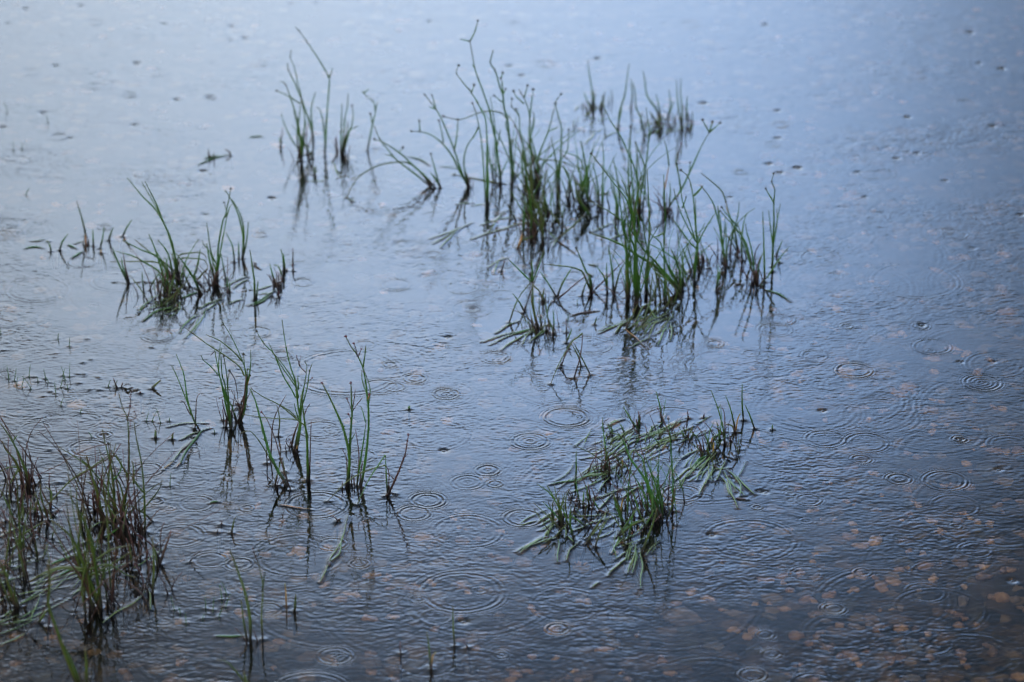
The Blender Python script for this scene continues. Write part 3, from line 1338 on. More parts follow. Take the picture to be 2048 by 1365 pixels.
plants = []
for line in DATA.strip().split('\n'):
    if line.startswith('@'):
        nm, lab, cat, _ = (line[1:] + '|').split('|')[:4]
        plants.append({'name': nm, 'label': lab, 'cat': cat, 'els': []})
        continue
    w = line.split()
    ox, oy, s = CROPS[w[0]]
    conv = lambda tok: (ox + float(tok.split(',')[0]) * s, oy + float(tok.split(',')[1]) * s)
    if w[1] in ('fill', 'mat'):
        plants[-1]['els'].append((w[1], w[2:-1], conv(w[-1])))
    else:
        pts, heads, wet = [], [], False
        for tok in w[2:]:
            if tok.endswith('~'): wet = True; tok = tok[:-1]
            if tok.endswith('*'): heads.append(len(pts)); tok = tok[:-1]
            pts.append(conv(tok))
        plants[-1]['els'].append(('el', w[1], pts, heads, wet))

# ---- turn traces into 3D curves standing on the water plane
CONTACTS, LEAFLINES = [], []            # where stems pierce the water, where leaves lie on it
def npath(pts):
    c = [0.0]
    for a, b in zip(pts, pts[1:]): c.append(c[-1] + math.hypot(b[0] - a[0], b[1] - a[1]))
    return [x / (c[-1] + 1e-9) for x in c]

for P in plants:
    P['curves'] = []                    # (part, kind, points3d, r0, r1, flat, heads)
    placed = []                         # (px, py, depth) of stems so far
    anchor = None
    for e in P['els']:
        if e[0] == 'fill':
            n, k, h0, h1, sp_ = int(e[1][0]), e[1][1], float(e[1][2]), float(e[1][3]), float(e[1][4])
            c = ground(*e[2])
            for _ in range(n):
                b = c + np.array([rng.normal(0, sp_ * 0.6), rng.normal(0, sp_ * 0.6), 0])
                h = rng.uniform(h0, h1); a = rng.uniform(0, 2 * math.pi); ln = abs(rng.normal(0.0, 0.35)) + 0.05
                d = np.array([math.cos(a) * ln - 0.12, math.sin(a) * ln * 0.7, 1.0]); d /= np.linalg.norm(d)
                bend = np.array([rng.normal(0, .25), rng.normal(0, .2), -rng.uniform(0, .25)])
                pts = [b + d * h * t + bend * h * t * t for t in (0, .35, .7, 1.0)]
                m, r0, r1 = KINDS[k]
                q = rng.uniform(.45, .8) * (1.2 if e[2][1] < 610 else 1.35 if e[2][0] < 330 and e[2][1] > 900 else 1.0)
                P['curves'].append(('leaf' if k == 'g' else 'stem', k, pts, r0 * q, r1 * q, 1.0, []))
                CONTACTS.append((b[0], b[1], 0.22))
            continue
        if e[0] == 'mat':
            n, ln, sp_, ang = int(e[1][0]), float(e[1][1]), float(e[1][2]), float(e[1][3])
            c = ground(*e[2])
            a0 = math.atan2(math.tan(R(ang)) / 0.42, 1.0)      # picture slope -> slope on the water
            for _ in range(n):
                off = rng.normal(0, sp_ * 0.5), rng.normal(0, sp_ * 0.5)
                a = a0 + rng.normal(0, 0.28); l = ln * rng.uniform(.45, 1.05); bend = rng.normal(0, .18)
                pts = []
                for t in (-.5, -.2, .1, .5):
                    aa = a + bend * t
                    pts.append(np.array([c[0] + off[0] + l * t * math.cos(aa), c[1] + off[1] + l * t * math.sin(aa), rng.uniform(-.0006, .0022)]))
                P['curves'].append(('floating_leaf', 'f', pts, rng.uniform(.0004, .0009), .0002, .45, []))
                LEAFLINES.append((pts, 0.5))
            continue
        _, k, px, heads, wet = e
        branch = k.startswith('b'); k2 = k[1:] if branch else k
        thick = k2.endswith('!'); dot = k2.endswith('.'); k2 = k2.rstrip('!.')
        if anchor is None: anchor = px[0]
        if k2 in 'fFD' or dot:          # lying on the water
            pts = []
            for i, p in enumerate(px):
                z = 0.0008 + (0.006 if (k2 == 'D' and thick and i == 1) else 0.0)
                pts.append(ground(p[0], p[1], z))
            if len(pts) > 2:                # a limp blade waves a little along its length
                ax = pts[-1] - pts[0]; sd_ = np.array([-ax[1], ax[0], 0]); p0 = rng.uniform(0, 6.28)
                den = smooth_path(pts, 2)
                pts = [p + sd_ * (.022 * math.sin(p0 + 7.0 * i / len(den)) * math.sin(math.pi * i / (len(den) - 1))) for i, p in enumerate(den)]
            wd = {'f': .00095, 'F': .0019, 'D': .0022}.get(k2, .0006) * rng.uniform(.85, 1.15)
            P['curves'].append(('floating_leaf', ('.' if dot else k2), pts, wd, wd * .25, .3 if not dot else .7, []))
            LEAFLINES.append((pts, 1.0))
            if anchor == px[0]: P['anchor'] = ground(*px[0])
            continue
        cum = npath(px)
        if branch and placed:
            d0 = min(placed, key=lambda q: math.hypot(q[0] - px[0][0], q[1] - px[0][1]))[2]
            base_t = d0
        else:
            base_t = ground_t(*px[0]); branch = False
        if wet:
            tt = ground_t(*px[-1]); ts = [base_t + (tt - base_t) * c for c in cum]
            CONTACTS.append((*(CAM + ray(*px[-1]) * tt)[:2], 0.8))
        else:
            B = CAM + ray(*px[0]) * base_t
            phi = rng.normal(0, R(9))
            nrm = np.array([0, math.cos(phi), math.sin(phi)])
            ts = [float(np.dot(B - CAM, nrm) / np.dot(ray(*p), nrm)) for p in px]
        pts = [CAM + ray(*p) * t for p, t in zip(px, ts)]
        for p in pts[1:]: p[2] = max(p[2], 0.0005)
        for (p, t) in zip(px, ts): placed.append((p[0], p[1], t))
        for i in range(len(px) - 1):    # denser depth samples for later branches
            for q in (.25, .5, .75):
                placed.append((px[i][0] * (1 - q) + px[i + 1][0] * q, px[i][1] * (1 - q) + px[i + 1][1] * q, ts[i] * (1 - q) + ts[i + 1] * q))
        m, r0, r1 = KINDS[k2]
        f = (1.5 if thick else 1.0) * rng.uniform(.88, 1.1) * (1.22 if px[0][1] < 610 else 1.18 if px[0][0] < 330 and px[0][1] > 900 else 1.0)
        if branch: r0, r1 = r0 * 0.7, r1 * 0.95
        P['curves'].append(('leaf' if (k2 == 'g' and P['cat'] != 'shoot') else 'stem', k2 + ('b' if branch else ''), pts, r0 * f, r1 * f, 1.0, heads))
        if not branch:
            CONTACTS.append((pts[0][0], pts[0][1], 0.65))
            if 'anchor' not in P: P['anchor'] = pts[0]

# tiny shoot tips of the left shallows
TIPS = [('H', x, y) for x, y in ((210, 470), (200, 385), (100, 415), (310, 400), (430, 380), (445, 410), (415, 460), (475, 385), (380, 500),
        (460, 468), (395, 130), (475, 180), (330, 428), (260, 420), (115, 440), (150, 460), (60, 400), (740, 455), (785, 450), (1155, 690),
        (1040, 690), (625, 800), (1160, 1130), (5, 95), (1000, 690), (1095, 700), (550, 632), (415, 585), (1465, 770))]
TIPS += [('U', 37, 560), ('U', 68, 745), ('U', 110, 740), ('U', 130, 970), ('U', 240, 610), ('L', 1190, 870), ('L', 1230, 890), ('L', 1270, 960),
         ('M', 40, 860), ('M', 90, 870), ('M', 150, 800), ('M', 180, 760), ('M', 20, 930), ('M', 130, 920), ('M', 175, 850), ('D', 940, 1165), ('D', 1005, 1050)]
BUMPS = [('H', x, y) for x, y in ((565, 290), (620, 270), (535, 367), (575, 367), (540, 430), (615, 475), (675, 477), (670, 390), (298, 520), (382, 228),
         (50, 157), (25, 205), (600, 130), (232, 388), (260, 420), (345, 487), (120, 440), (1035, 187), (440, 915), (335, 885), (400, 1110), (1085, 1210), (360, 1185))]
def crop_px(c, x, y):
    ox, oy, s = CROPS[c]; return ox + x * s, oy + y * s

# ------------------------------------------------------------------ water surface as real relief
DX, DY = 0.0015, 0.0014
X0, X1, Y0, Y1 = -1.06, 1.06, 3.28, 6.28
nx, ny = int((X1 - X0) / DX) + 1, int((Y1 - Y0) / DY) + 1
xs = X0 + DX * np.arange(nx); ys = Y0 + DY * np.arange(ny)
HGT = np.zeros((ny, nx), np.float32)

# capillary chop: band-limited random waves
def chop(lam, spread, slope_rms, aniso, seed):
    g = np.random.default_rng(seed)
    f = np.fft.rfft2(g.standard_normal((ny, nx)))
    ky = np.fft.fftfreq(ny, DY)[:, None]; kx = np.fft.rfftfreq(nx, DX)[None, :]
    kk = np.sqrt(kx * kx + ky * ky) + 1e-6
    amp = np.exp(-(np.log(kk * lam) / spread) ** 2)
    ca = (ky / kk) ** 2
    amp = amp * ((1 - aniso) + aniso * ca)
    h = np.fft.irfft2(f * amp, s=(ny, nx))
    sy, sx = np.gradient(h, DY, DX)
    return (h * slope_rms / math.sqrt(float(np.mean(sx ** 2 + sy ** 2)))).astype(np.float32)
HGT += chop(0.0076, 0.28, 0.027, 0.62, 1)
HGT += chop(0.0125, 0.34, 0.019, 0.60, 2)
HGT += chop(0.026, 0.40, 0.010, 0.4, 5)
HGT += chop(0.080, 0.45, 0.005, 0.2, 3)
patch = chop(0.30, 0.4, 1.0, 0.0, 4); patch = 0.85 + 0.36 * patch / patch.std()
HGT *= 0.64 * np.clip(patch, 0.3, 1.6) * np.clip(.80 + .35 * (ys[:, None] - 4.0), .80, 1.3)

def window(cx, cy, rad):
    i0, i1 = max(0, int((cx - rad - X0) / DX)), min(nx, int((cx + rad - X0) / DX) + 2)
    j0, j1 = max(0, int((cy - rad - Y0) / DY)), min(ny, int((cy + rad - Y0) / DY) + 2)
    if i0 >= i1 or j0 >= j1: return None
    r = np.sqrt((xs[i0:i1][None, :] - cx) ** 2 + (ys[j0:j1][:, None] - cy) ** 2)
    return (slice(j0, j1), slice(i0, i1)), r

# leaves on the surface calm the chop round them
calm = np.zeros_like(HGT)
for pts, wgt in LEAFLINES:
    for p in smooth_path(pts, 3):
        w = window(p[0], p[1], 0.05)
        if w: calm[w[0]] = np.maximum(calm[w[0]], np.exp(-(w[1] / 0.022) ** 2) * 0.7)
HGT *= (1 - calm)

def ring(cx, cy, rad, slope, lam, nrings, inner=0.0):
    """one wave packet running outwards: nrings crests of length lam with its strongest crest at rad"""
    wdt = lam * nrings
    w = window(cx, cy, rad + 3 * wdt)
    if not w: return
    sl, r = w
    th = np.arctan2(ys[sl[0]][:, None] - cy, xs[sl[1]][None, :] - cx)
    p = rng.uniform(0, 6.28, 4)
    rr = rad * (1 + .012 * np.sin(2 * th + p[0]) + .010 * np.sin(5 * th + p[1]))
    vary = 1 + .22 * np.sin(th + p[2]) + .20 * np.sin(3 * th + p[3])
    a = slope * lam / (2 * math.pi)
    q = r - rr
    ph = np.where(q > 0, q / lam * (1 + .22 * np.clip(q / lam, 0, 3)), q / (lam * 1.25))
    env = np.where(q > 0, np.exp(-q / (wdt * .62)), np.exp(-(q / (lam * .75 * max(1, nrings * .6))) ** 2)) * np.clip(r / (0.4 * lam), 0, 1)
    HGT[sl] += (a * np.cos(2 * math.pi * ph) * env * vary).astype(np.float32)
    if inner:
        HGT[sl] += (inner * a * np.cos(2 * math.pi * r / (lam * 1.2)) * np.exp(-(r / (rad * .55 + lam)) ** 2)).astype(np.float32)

# drops that fell where the photograph shows their rings: x, y, half width in px, slope, crests
RINGS = [
 (1133,835,44,.26,2,0),(1133,835,72,.10,3,0),(893,788,26,.26,2,.6),(893,788,58,.10,3,0),(830,757,22,.28,2,.4),(780,729,13,.28,2,.4),(563,711,20,.28,2,0),
 (945,618,15,.30,2,.7),(945,618,42,.10,2,0),(815,493,31,.16,2,0),(792,570,30,.18,2,0),(107,833,15,.30,2,.8),(208,871,13,.34,1,1.2),(70,857,30,.14,2,0),
 (29,863,10,.16,1,0),(170,841,34,.12,2,0),(176,897,40,.20,3,0),(293,940,32,.24,2,0),(170,959,15,.28,2,.6),(313,1003,13,.24,1,0),(360,1071,50,.20,3,0),
 (392,1007,35,.12,2,0),(341,1018,8,.12,1,0),(12,748,16,.26,2,.3),(1708,741,36,.30,2,0),(1965,766,38,.26,3,.5),(1693,653,12,.26,1,.3),(1843,653,13,.34,1,1.2),
 (1430,688,17,.26,2,0),(1800,668,50,.08,2,0),(1865,694,38,.14,2,0),(1562,640,28,.16,2,0),(1550,660,34,.14,2,0),(1920,879,12,.36,1,1.1),(1722,919,20,.24,2,0),
 (1798,958,24,.28,2,.4),(1890,962,44,.20,2,0),(1910,1012,48,.20,2,0),(1617,1000,26,.16,2,0),(1912,1053,11,.22,1,0),(1514,1015,10,.28,1,0),(1581,988,8,.24,1,0),
 (990,968,15,.22,1,0),(975,941,24,.24,2,.4),(1060,883,38,.20,3,.6),(1190,902,12,.30,1,.3),(1188,898,66,.13,3,0),(855,1001,35,.28,3,0),(828,1027,32,.24,2,0),
 (1045,1036,38,.24,3,.3),(935,1062,70,.14,3,0),(632,1010,58,.40,2,.3),(664,1088,27,.18,2,0),(718,1128,20,.26,2,.4),(479,1128,26,.28,2,.5),(535,1220,30,.26,1,.3),
 (670,1312,35,.22,2,.2),(836,1198,17,.24,2,.5),(925,1185,84,.22,3,0),(1115,1258,24,.28,2,.3),(855,1325,62,.20,2,0),(1003,1310,13,.20,1,.3),(1505,1350,29,.32,2,0),
 (1543,1308,20,.30,2,.3),(1530,1270,18,.26,2,.2),(1668,1218,22,.32,2,0),(1725,1145,18,.18,1,0),(1857,1285,50,.22,2,0),(1630,1370,50,.28,2,0),(620,1385,80,.26,2,0),
 (1090,128,19,.34,1,0),(1020,40,20,.22,1,0),(520,128,16,.26,1,0),(260,190,14,.34,1,0),(190,172,18,.20,1,0),(118,274,18,.30,1,0),(25,464,22,.20,2,0),(165,525,27,.20,1,0),
 (75,580,62,.22,3,0),(240,560,60,.16,3,0),(315,672,32,.20,2,0),(515,665,28,.18,2,0),(990,715,30,.22,3,0),(925,575,32,.13,2,0),(722,913,30,.18,2,0),
 (760,774,36,.16,2,0),(790,774,20,.22,1,0),(695,745,105,.18,3,0),(1347,841,64,.16,3,0),(1364,987,38,.22,3,0),(1895,462,13,.30,1,.3),(420,195,13,.34,1,0),(320,145,22,.2,1,0),
 (190,45,18,.25,1,0),(1375,50,22,.22,1,0),(1560,250,16,.26,1,0),(1480,345,12,.32,1,0),(1650,878,40,.13,3,0),(1733,885,44,.13,3,0),(1880,1150,60,.10,3,0),(1830,562,88,.10,3,0),
 (1640,515,40,.10,2,0),(1612,1148,34,.10,2,0),(1950,1100,34,.16,2,0),(1850,1185,40,.10,2,0),(1880,1220,90,.10,2,0),(730,690,20,.14,1,0),(600,1110,90,.10,3,0),(870,870,70,.10,3,0),
 (1180,1070,60,.10,3,0),(1500,1080,90,.12,3,0),(1130,1210,70,.14,2,0),(1360,1000,26,.16,1,0),(605,565,20,.22,1,0),(590,515,24,.14,2,0),(520,470,14,.25,1,0),(760,1185,50,.08,2,0),
 (210,455,14,.3,1,0),(1990,730,60,.14,3,0),(2020,890,46,.16,3,0),(1560,905,70,.08,3,0),(300,1000,20,.1,1,0),(420,1120,34,.14,2,0),(60,800,90,.10,3,0),(640,860,40,.12,2,0),
 (250,845,30,.14,2,0),(1270,680,50,.06,2,0),(850,540,30,.1,2,0),(1005,590,24,.12,1,0),(1450,760,60,.08,3,0),(1340,905,40,.1,3,0),(1180,690,44,.1,3,0),(1110,690,24,.12,2,0)]
for cx, cy, hw, sl, nr, inn in RINGS:
    p = ground(cx, cy); m = ground_t(cx, cy) / FPX
    rad = hw * m
    lam = min(0.010, max(0.0055, 0.0045 + rad * 0.05))
    sl = sl * (1.3 if hw < 30 else 1.15 if hw < 46 else .45)
    ring(p[0], p[1], rad, sl * 1.0, lam, nr + .3, inn)
# older, wider, fainter rings everywhere
for _ in range(420):
    rad = rng.uniform(.02, .13)
    ring(rng.uniform(X0, X1), rng.uniform(Y0, Y1), rad, rng.uniform(.012, .042) * (.03 / rad) ** .35, rng.uniform(.006, .011), rng.integers(2, 5))
for _ in range(90):                      # fresh small ones
    rad = rng.uniform(.006, .022)
    ring(rng.uniform(X0, X1), rng.uniform(Y0, Y1), rad, rng.uniform(.08, .2), .006, rng.integers(1, 3), rng.uniform(0, .5))
# drops caught at the moment they strike: a pit with a raised lip
DIMPLES = [(1530,50,1),(1328,48,.5),(1940,65,1.3),(2003,138,1.5),(1958,127,.8),(1815,235,1),(1407,207,1),(1194,118,1),(1018,132,1),(1043,152,1),(858,43,.9),(488,77,.9),
 (272,127,1.2),(85,226,1.1),(352,200,.9),(417,196,.7),(268,251,.9),(405,343,1.1),(543,397,1.1),(1538,328,.9),(1560,346,1),(1595,336,1.4),(1555,222,.7),(1555,277,.8),
 (1793,317,1),(1833,307,.8),(1985,253,1.1),(50,18,1),(160,12,1),(110,132,.9),(14,48,.7),(120,73,.5),(326,49,.8),(461,53,.9),(461,82,.6),(580,8,.7),(887,902,.8),(1423,1070,1),
 (895,675,.8),(1645,822,.8),(1920,879,.6),(208,871,.6),(945,618,.5),(1843,650,.9),(1920,725,.5),(1985,725,.5),(2040,430,1),(1944,497,.6),(1715,345,.7),(1890,362,.6),(1997,940,.7),
 (927,1244,1),(2025,1162,.8),(1530,985,.6),(1520,983,.7),(750,300,.5),(140,277,.6),(5,255,1),(1330,215,.5),(1460,395,.6),(1730,395,.6),(410,430,.5),(700,398,.7),(630,8,.5)]
for cx, cy, s_ in DIMPLES:
    p = ground(cx, cy); a = .0020 * s_
    w = window(p[0], p[1], .03)
    if w:
        r = w[1]; r0 = .0042 * (0.8 + .3 * s_)
        HGT[w[0]] += (-a * np.exp(-(r / r0) ** 2) + -.0 * a * np.exp(-((r - 1.9 * r0) / (.6 * r0)) ** 2) + 1.1 * a * np.exp(-(r / (.45 * r0)) ** 2)).astype(np.float32)

# water climbing up stems and leaf edges
LIFT = np.zeros_like(HGT)
tips_px = [crop_px(*t) for t in TIPS]; bump_px = [crop_px(*t) for t in BUMPS]
for x, y, s_ in CONTACTS + [(*ground(*p)[:2], .3) for p in tips_px] + [(*ground(*p)[:2], .38) for p in bump_px]:
    w = window(x, y, .03)
    if w:
        r = w[1]
        LIFT[w[0]] = np.maximum(LIFT[w[0]], s_ * .0013 * np.exp(-np.maximum(r - .0012, 0) / .0026))
for pts, wgt in LEAFLINES:
    for p in smooth_path(pts, 6):
        w = window(p[0], p[1], .022)
        if w: LIFT[w[0]] = np.maximum(LIFT[w[0]], wgt * .0005 * np.exp(-(w[1] / .0026) ** 2))
HGT += LIFT
# ease to level at the rim of the fine sheet
ex = np.clip(np.minimum(xs - X0, X1 - xs) / .06, 0, 1); ey = np.clip(np.minimum(ys - Y0, Y1 - ys) / .06, 0, 1)
HGT *= (ey[:, None] * ex[None, :]).astype(np.float32)
def height_at(x, y):
    i = int(round((x - X0) / DX)); j = int(round((y - Y0) / DY))
    return float(HGT[j, i]) if 0 <= i < nx and 0 <= j < ny else 0.0

# ---- water material
wm, t, b = new_mat("lake water")
nn, ll = t.nodes, t.links; nn.remove(b); mo = nn.get("Material Output")
fre = nn.new("ShaderNodeFresnel"); fre.inputs['IOR'].default_value = 1.333
rf = nn.new("ShaderNodeBsdfRefraction"); rf.inputs['IOR'].default_value = 1.333; rf.inputs['Roughness'].default_value = 0.0
rf.inputs['Color'].default_value = (0.92, 0.86, 0.74, 1)
gl = nn.new("ShaderNodeBsdfGlossy"); gl.inputs['Roughness'].default_value = 0.0; gl.inputs['Color'].default_value = (1, 1, 1, 1)
mx = nn.new("ShaderNodeMixShader")
ll.new(fre.outputs[0], mx.inputs[0]); ll.new(rf.outputs[0], mx.inputs[1]); ll.new(gl.outputs[0], mx.inputs[2]); ll.new(mx.outputs[0], mo.inputs['Surface'])

# ---- one mesh: fine relief where the lake is looked at, plain sheets out to the horizon
FAR = 400.0
XX, YY = np.meshgrid(xs, ys)
co = np.empty((ny * nx + 8, 3), np.float32)
co[:ny * nx, 0] = XX.ravel(); co[:ny * nx, 1] = YY.ravel(); co[:ny * nx, 2] = HGT.ravel()
nb = ny * nx
for i, (x, y) in enumerate(((-FAR, -FAR), (FAR, -FAR), (FAR, FAR), (-FAR, FAR))): co[nb + i] = (x, y, 0)
xe, ye = xs[-1], ys[-1]
for i, (x, y) in enumerate(((X0, Y0), (xe, Y0), (xe, ye), (X0, ye))): co[nb + 4 + i] = (x, y, 0)
ii = (np.arange(ny - 1)[:, None] * nx + np.arange(nx - 1)[None, :]).ravel()
quads = np.stack([ii, ii + 1, ii + 1 + nx, ii + nx], 1).astype(np.int32)
rim = np.array([[nb, nb + 1, nb + 5, nb + 4], [nb + 1, nb + 2, nb + 6, nb + 5], [nb + 2, nb + 3, nb + 7, nb + 6], [nb + 3, nb, nb + 4, nb + 7]], np.int32)
quads = np.concatenate([quads, rim])
me = bpy.data.meshes.new("water")
me.vertices.add(len(co)); me.vertices.foreach_set("co", co.ravel())
me.loops.add(quads.size); me.loops.foreach_set("vertex_index", quads.ravel())
me.polygons.add(len(quads)); me.polygons.foreach_set("loop_start", np.arange(0, quads.size, 4, dtype=np.int32))
me.polygons.foreach_set("use_smooth", np.ones(len(quads), bool))
me.update(); me.validate()
me.materials.append(wm)
water = bpy.data.objects.new("water", me); COL.objects.link(water); tag(water, kind="structure")

# ------------------------------------------------------------------ lake bed and its stones
bm_, t, b = new_mat("lake bed silt")
nn, ll = t.nodes, t.links
geo = nn.new("ShaderNodeNewGeometry")
n1 = nn.new("ShaderNodeTexNoise"); n1.inputs['Scale'].default_value = 14; n1.inputs['Detail'].default_value = 5; ll.new(geo.outputs['Position'], n1.inputs['Vector'])
rp = nn.new("ShaderNodeValToRGB"); ll.new(n1.outputs[0], rp.inputs[0])
rp.color_ramp.elements[0].position = .38; rp.color_ramp.elements[0].color = (.008, .008, .008, 1)
rp.color_ramp.elements[1].position = .70; rp.color_ramp.elements[1].color = (.040, .029, .022, 1)
vo = nn.new("ShaderNodeTexVoronoi"); vo.inputs['Scale'].default_value = 38; vo.inputs['Randomness'].default_value = 1.0
wob = nn.new("ShaderNodeTexNoise"); wob.inputs['Scale'].default_value = 45; ll.new(geo.outputs['Position'], wob.inputs['Vector'])
add = nn.new("ShaderNodeVectorMath"); add.operation = 'MULTIPLY_ADD'; ll.new(wob.outputs['Color'], add.inputs[0]); add.inputs[1].default_value = (.022, .022, 0); ll.new(geo.outputs['Position'], add.inputs[2])
ll.new(add.outputs[0], vo.inputs['Vector'])
sx = nn.new("ShaderNodeSeparateXYZ"); ll.new(vo.outputs['Color'], sx.inputs[0])
peb = nn.new("ShaderNodeValToRGB"); ll.new(sx.outputs[0], peb.inputs[0]); peb.color_ramp.interpolation = 'CONSTANT'
pe = peb.color_ramp.elements; pe[0].position = 0; pe[0].color = (.009, .009, .009, 1); pe[1].position = .88; pe[1].color = (.105, .066, .036, 1)
for p_, c_ in ((.3, (.022, .018, .013, 1)), (.5, (.044, .029, .018, 1)), (.68, (.033, .028, .019, 1)), (.78, (.070, .043, .025, 1))):
    q_ = pe.new(p_); q_.color = c_
ed = nn.new("ShaderNodeMapRange"); ed.interpolation_type = 'SMOOTHSTEP'; ll.new(vo.outputs['Distance'], ed.inputs[0])
for i_, v_ in ((1, .35), (2, .62), (3, 1.0), (4, 0.0)): ed.inputs[i_].default_value = v_
mxc = nn.new("ShaderNodeMix"); mxc.data_type = 'RGBA'; ll.new(ed.outputs[0], mxc.inputs[0]); ll.new(rp.outputs[0], mxc.inputs[6]); ll.new(peb.outputs[0], mxc.inputs[7])
ll.new(mxc.outputs[2], b.inputs['Base Color']); b.inputs['Roughness'].default_value = .95
BED = -0.13
bed = mesh_obj("lake_bed", [(-FAR, -FAR, BED), (FAR, -FAR, BED), (FAR, FAR, BED), (-FAR, FAR, BED)], [(0, 1, 2, 3)], bm_, smooth=False)
tag(bed, kind="structure")

gm, t, b = new_mat("bed stone")
nn, ll = t.nodes, t.links
ta = nn.new("ShaderNodeAttribute"); ta.attribute_name = "tint"
rp = nn.new("ShaderNodeValToRGB"); ll.new(ta.outputs['Fac'], rp.inputs[0])
E = rp.color_ramp.elements
E[0].position = 0; E[0].color = (.03, .028, .026, 1); E[1].position = 1; E[1].color = (.31, .185, .09, 1)
for p, c in ((.35, (.09, .07, .055, 1)), (.6, (.15, .077, .042, 1)), (.8, (.25, .138, .068, 1))):
    e = E.new(p); e.color = c
n1 = nn.new("ShaderNodeTexNoise"); n1.inputs['Scale'].default_value = 90; n1.inputs['Detail'].default_value = 4
geo = nn.new("ShaderNodeNewGeometry"); ll.new(geo.outputs['Position'], n1.inputs['Vector'])
hs = nn.new("ShaderNodeHueSaturation"); ll.new(rp.outputs[0], hs.inputs['Color'])
mm = nn.new("ShaderNodeMath"); mm.operation = 'MULTIPLY_ADD'; ll.new(n1.outputs[0], mm.inputs[0]); mm.inputs[1].default_value = 1.2; mm.inputs[2].default_value = .4
ll.new(mm.outputs[0], hs.inputs['Value']); ll.new(hs.outputs[0], b.inputs['Base Color']); b.inputs['Roughness'].default_value = .8

import bmesh
ico = bmesh.new(); bmesh.ops.create_icosphere(ico, subdivisions=2, radius=1.0)
IV = np.array([v.co[:] for v in ico.verts]); IF = np.array([[v.index for v in f.verts] for f in ico.faces]); ico.free()
STONES = []     # x, y, size, tint
for x, y, s_, ti in ((435,490,40,.9),(690,235,36,.95),(705,355,16,.9),(890,410,36,.85),(398,485,18,.9),(335,435,34,.8),(435,280,30,.7),(1060,290,34,.75),(1040,300,18,.95),
        (975,500,28,.95),(1290,500,52,.95),(1365,600,60,.85),(1135,455,34,.85),(1365,445,20,.75),(1255,740,44,.95),(1245,785,18,.9),(570,865,26,.97),(1160,850,22,.95),
        (130,790,60,.7),(215,870,24,.8),(570,790,50,.9),(640,795,44,.8),(340,930,30,.75),(370,1000,50,.6),(480,1060,26,.95),(690,1060,40,.6),(740,980,34,.85),(1150,1005,32,.8),
        (970,1100,34,.9),(1290,1190,70,.7),(560,1245,50,.95),(460,1195,50,.65),(270,1270,36,.7),(790,1245,44,.7),(1140,1210,46,.6),(1150,1260,20,.9),(30,945,24,.85),(60,520,34,.85),
        (215,540,16,.95),(1340,125,54,.8),(1170,185,26,.8),(1450,100,20,.7),(560,405,14,.95),(340,715,26,.9),(630,620,26,.7),(540,575,50,.65),(1400,760,30,.75),(840,830,36,.5),(920,880,34,.5),
        (1300,905,36,.6),(820,490,14,.9),(1370,365,50,.7),(860,330,26,.85),(680,430,30,.6),(20,1090,30,.9),(100,940,18,.9),(400,340,34,.6),(1330,285,16,.8),(1090,985,24,.7),(640,1200,30,.8)):
    STONES.append((*crop_px('S', x, y), s_ * .37, ti))
for x, y, s_, ti in ((500,90,50,.7),(545,210,16,.95),(430,745,26,.9),(500,830,26,.75),(465,895,40,.85),(240,970,40,.85),(510,955,44,.95),(770,1055,70,.75),(930,890,46,.75),(985,1228,34,.97),
        (1280,655,54,.8),(1065,740,34,.85),(1050,845,40,.8),(1200,897,22,.9),(760,780,34,.85),(640,515,40,.7),(1040,385,44,.7),(1260,550,40,.6),(935,1105,34,.8),(640,1135,40,.7),(1090,1100,26,.8),
        (270,1130,36,.7),(170,845,20,.9),(480,430,20,.8),(1140,1330,40,.8)):
    STONES.append((*crop_px('T', x, y), s_ * .40, ti))
for x, y, s_, ti in ((90,895,70,.85),(150,650,60,.7),(600,690,50,.9),(1040,810,44,.8),(1110,855,20,.85),(1240,1190,34,.97),(920,1310,70,.8),(1430,750,60,.85),(1300,690,60,.65),(890,330,50,.8),
        (1420,485,44,.75),(1120,360,50,.65),(660,295,40,.8),(140,490,30,.9),(1070,1180,30,.85),(1350,1340,50,.6),(640,1110,30,.85),(480,140,40,.8),(700,200,40,.6)):
    STONES.append((*crop_px('P', x, y), s_ * .267, ti))
for x, y, s_, ti in ((570,1120,70,.72),(270,890,30,.85),(1200,200,30,.85),(560,280,40,.7),(660,500,60,.85),(1260,660,44,.8),(1300,720,30,.7),(880,440,34,.8),(590,910,40,.7),(780,840,30,.8),(500,1270,30,.85)):
    STONES.append((*crop_px('M', x, y), s_ * .293, ti))
for x, y, s_, ti in ((460,205,45,.85),(300,185,40,.8),(1290,390,60,.8),(1270,1100,60,.75),(1270,740,50,.7),(640,1030,40,.7)):
    STONES.append((*crop_px('J', x, y), s_ * .278, ti))
V, F, T = [], [], []
def add_stone(cx, cy, a, h, tint):
    g = rng.standard_normal((6, 3)); ph = rng.uniform(0, 6.28, 6)
    d = 1 + .22 * sum(np.sin(IV @ g[k] * 1.9 + ph[k]) for k in range(6)) / 1.7 + .10 * np.sin(IV @ g[0] * 5 + ph[1])
    P = IV * d[:, None] * np.array([a, a * rng.uniform(.45, 1.0), h])
    r = rng.uniform(0, 6.28); c, s = math.cos(r) , math.sin(r)
    P = np.stack([P[:, 0] * c - P[:, 1] * s + cx, P[:, 0] * s + P[:, 1] * c + cy, P[:, 2] + BED + h * .25], 1)
    P[:, 2] = np.minimum(P[:, 2], -.02)
    o = len(V); V.extend(P); F.extend([tuple(q + o) for q in IF]); T.extend([tint] * len(IV))
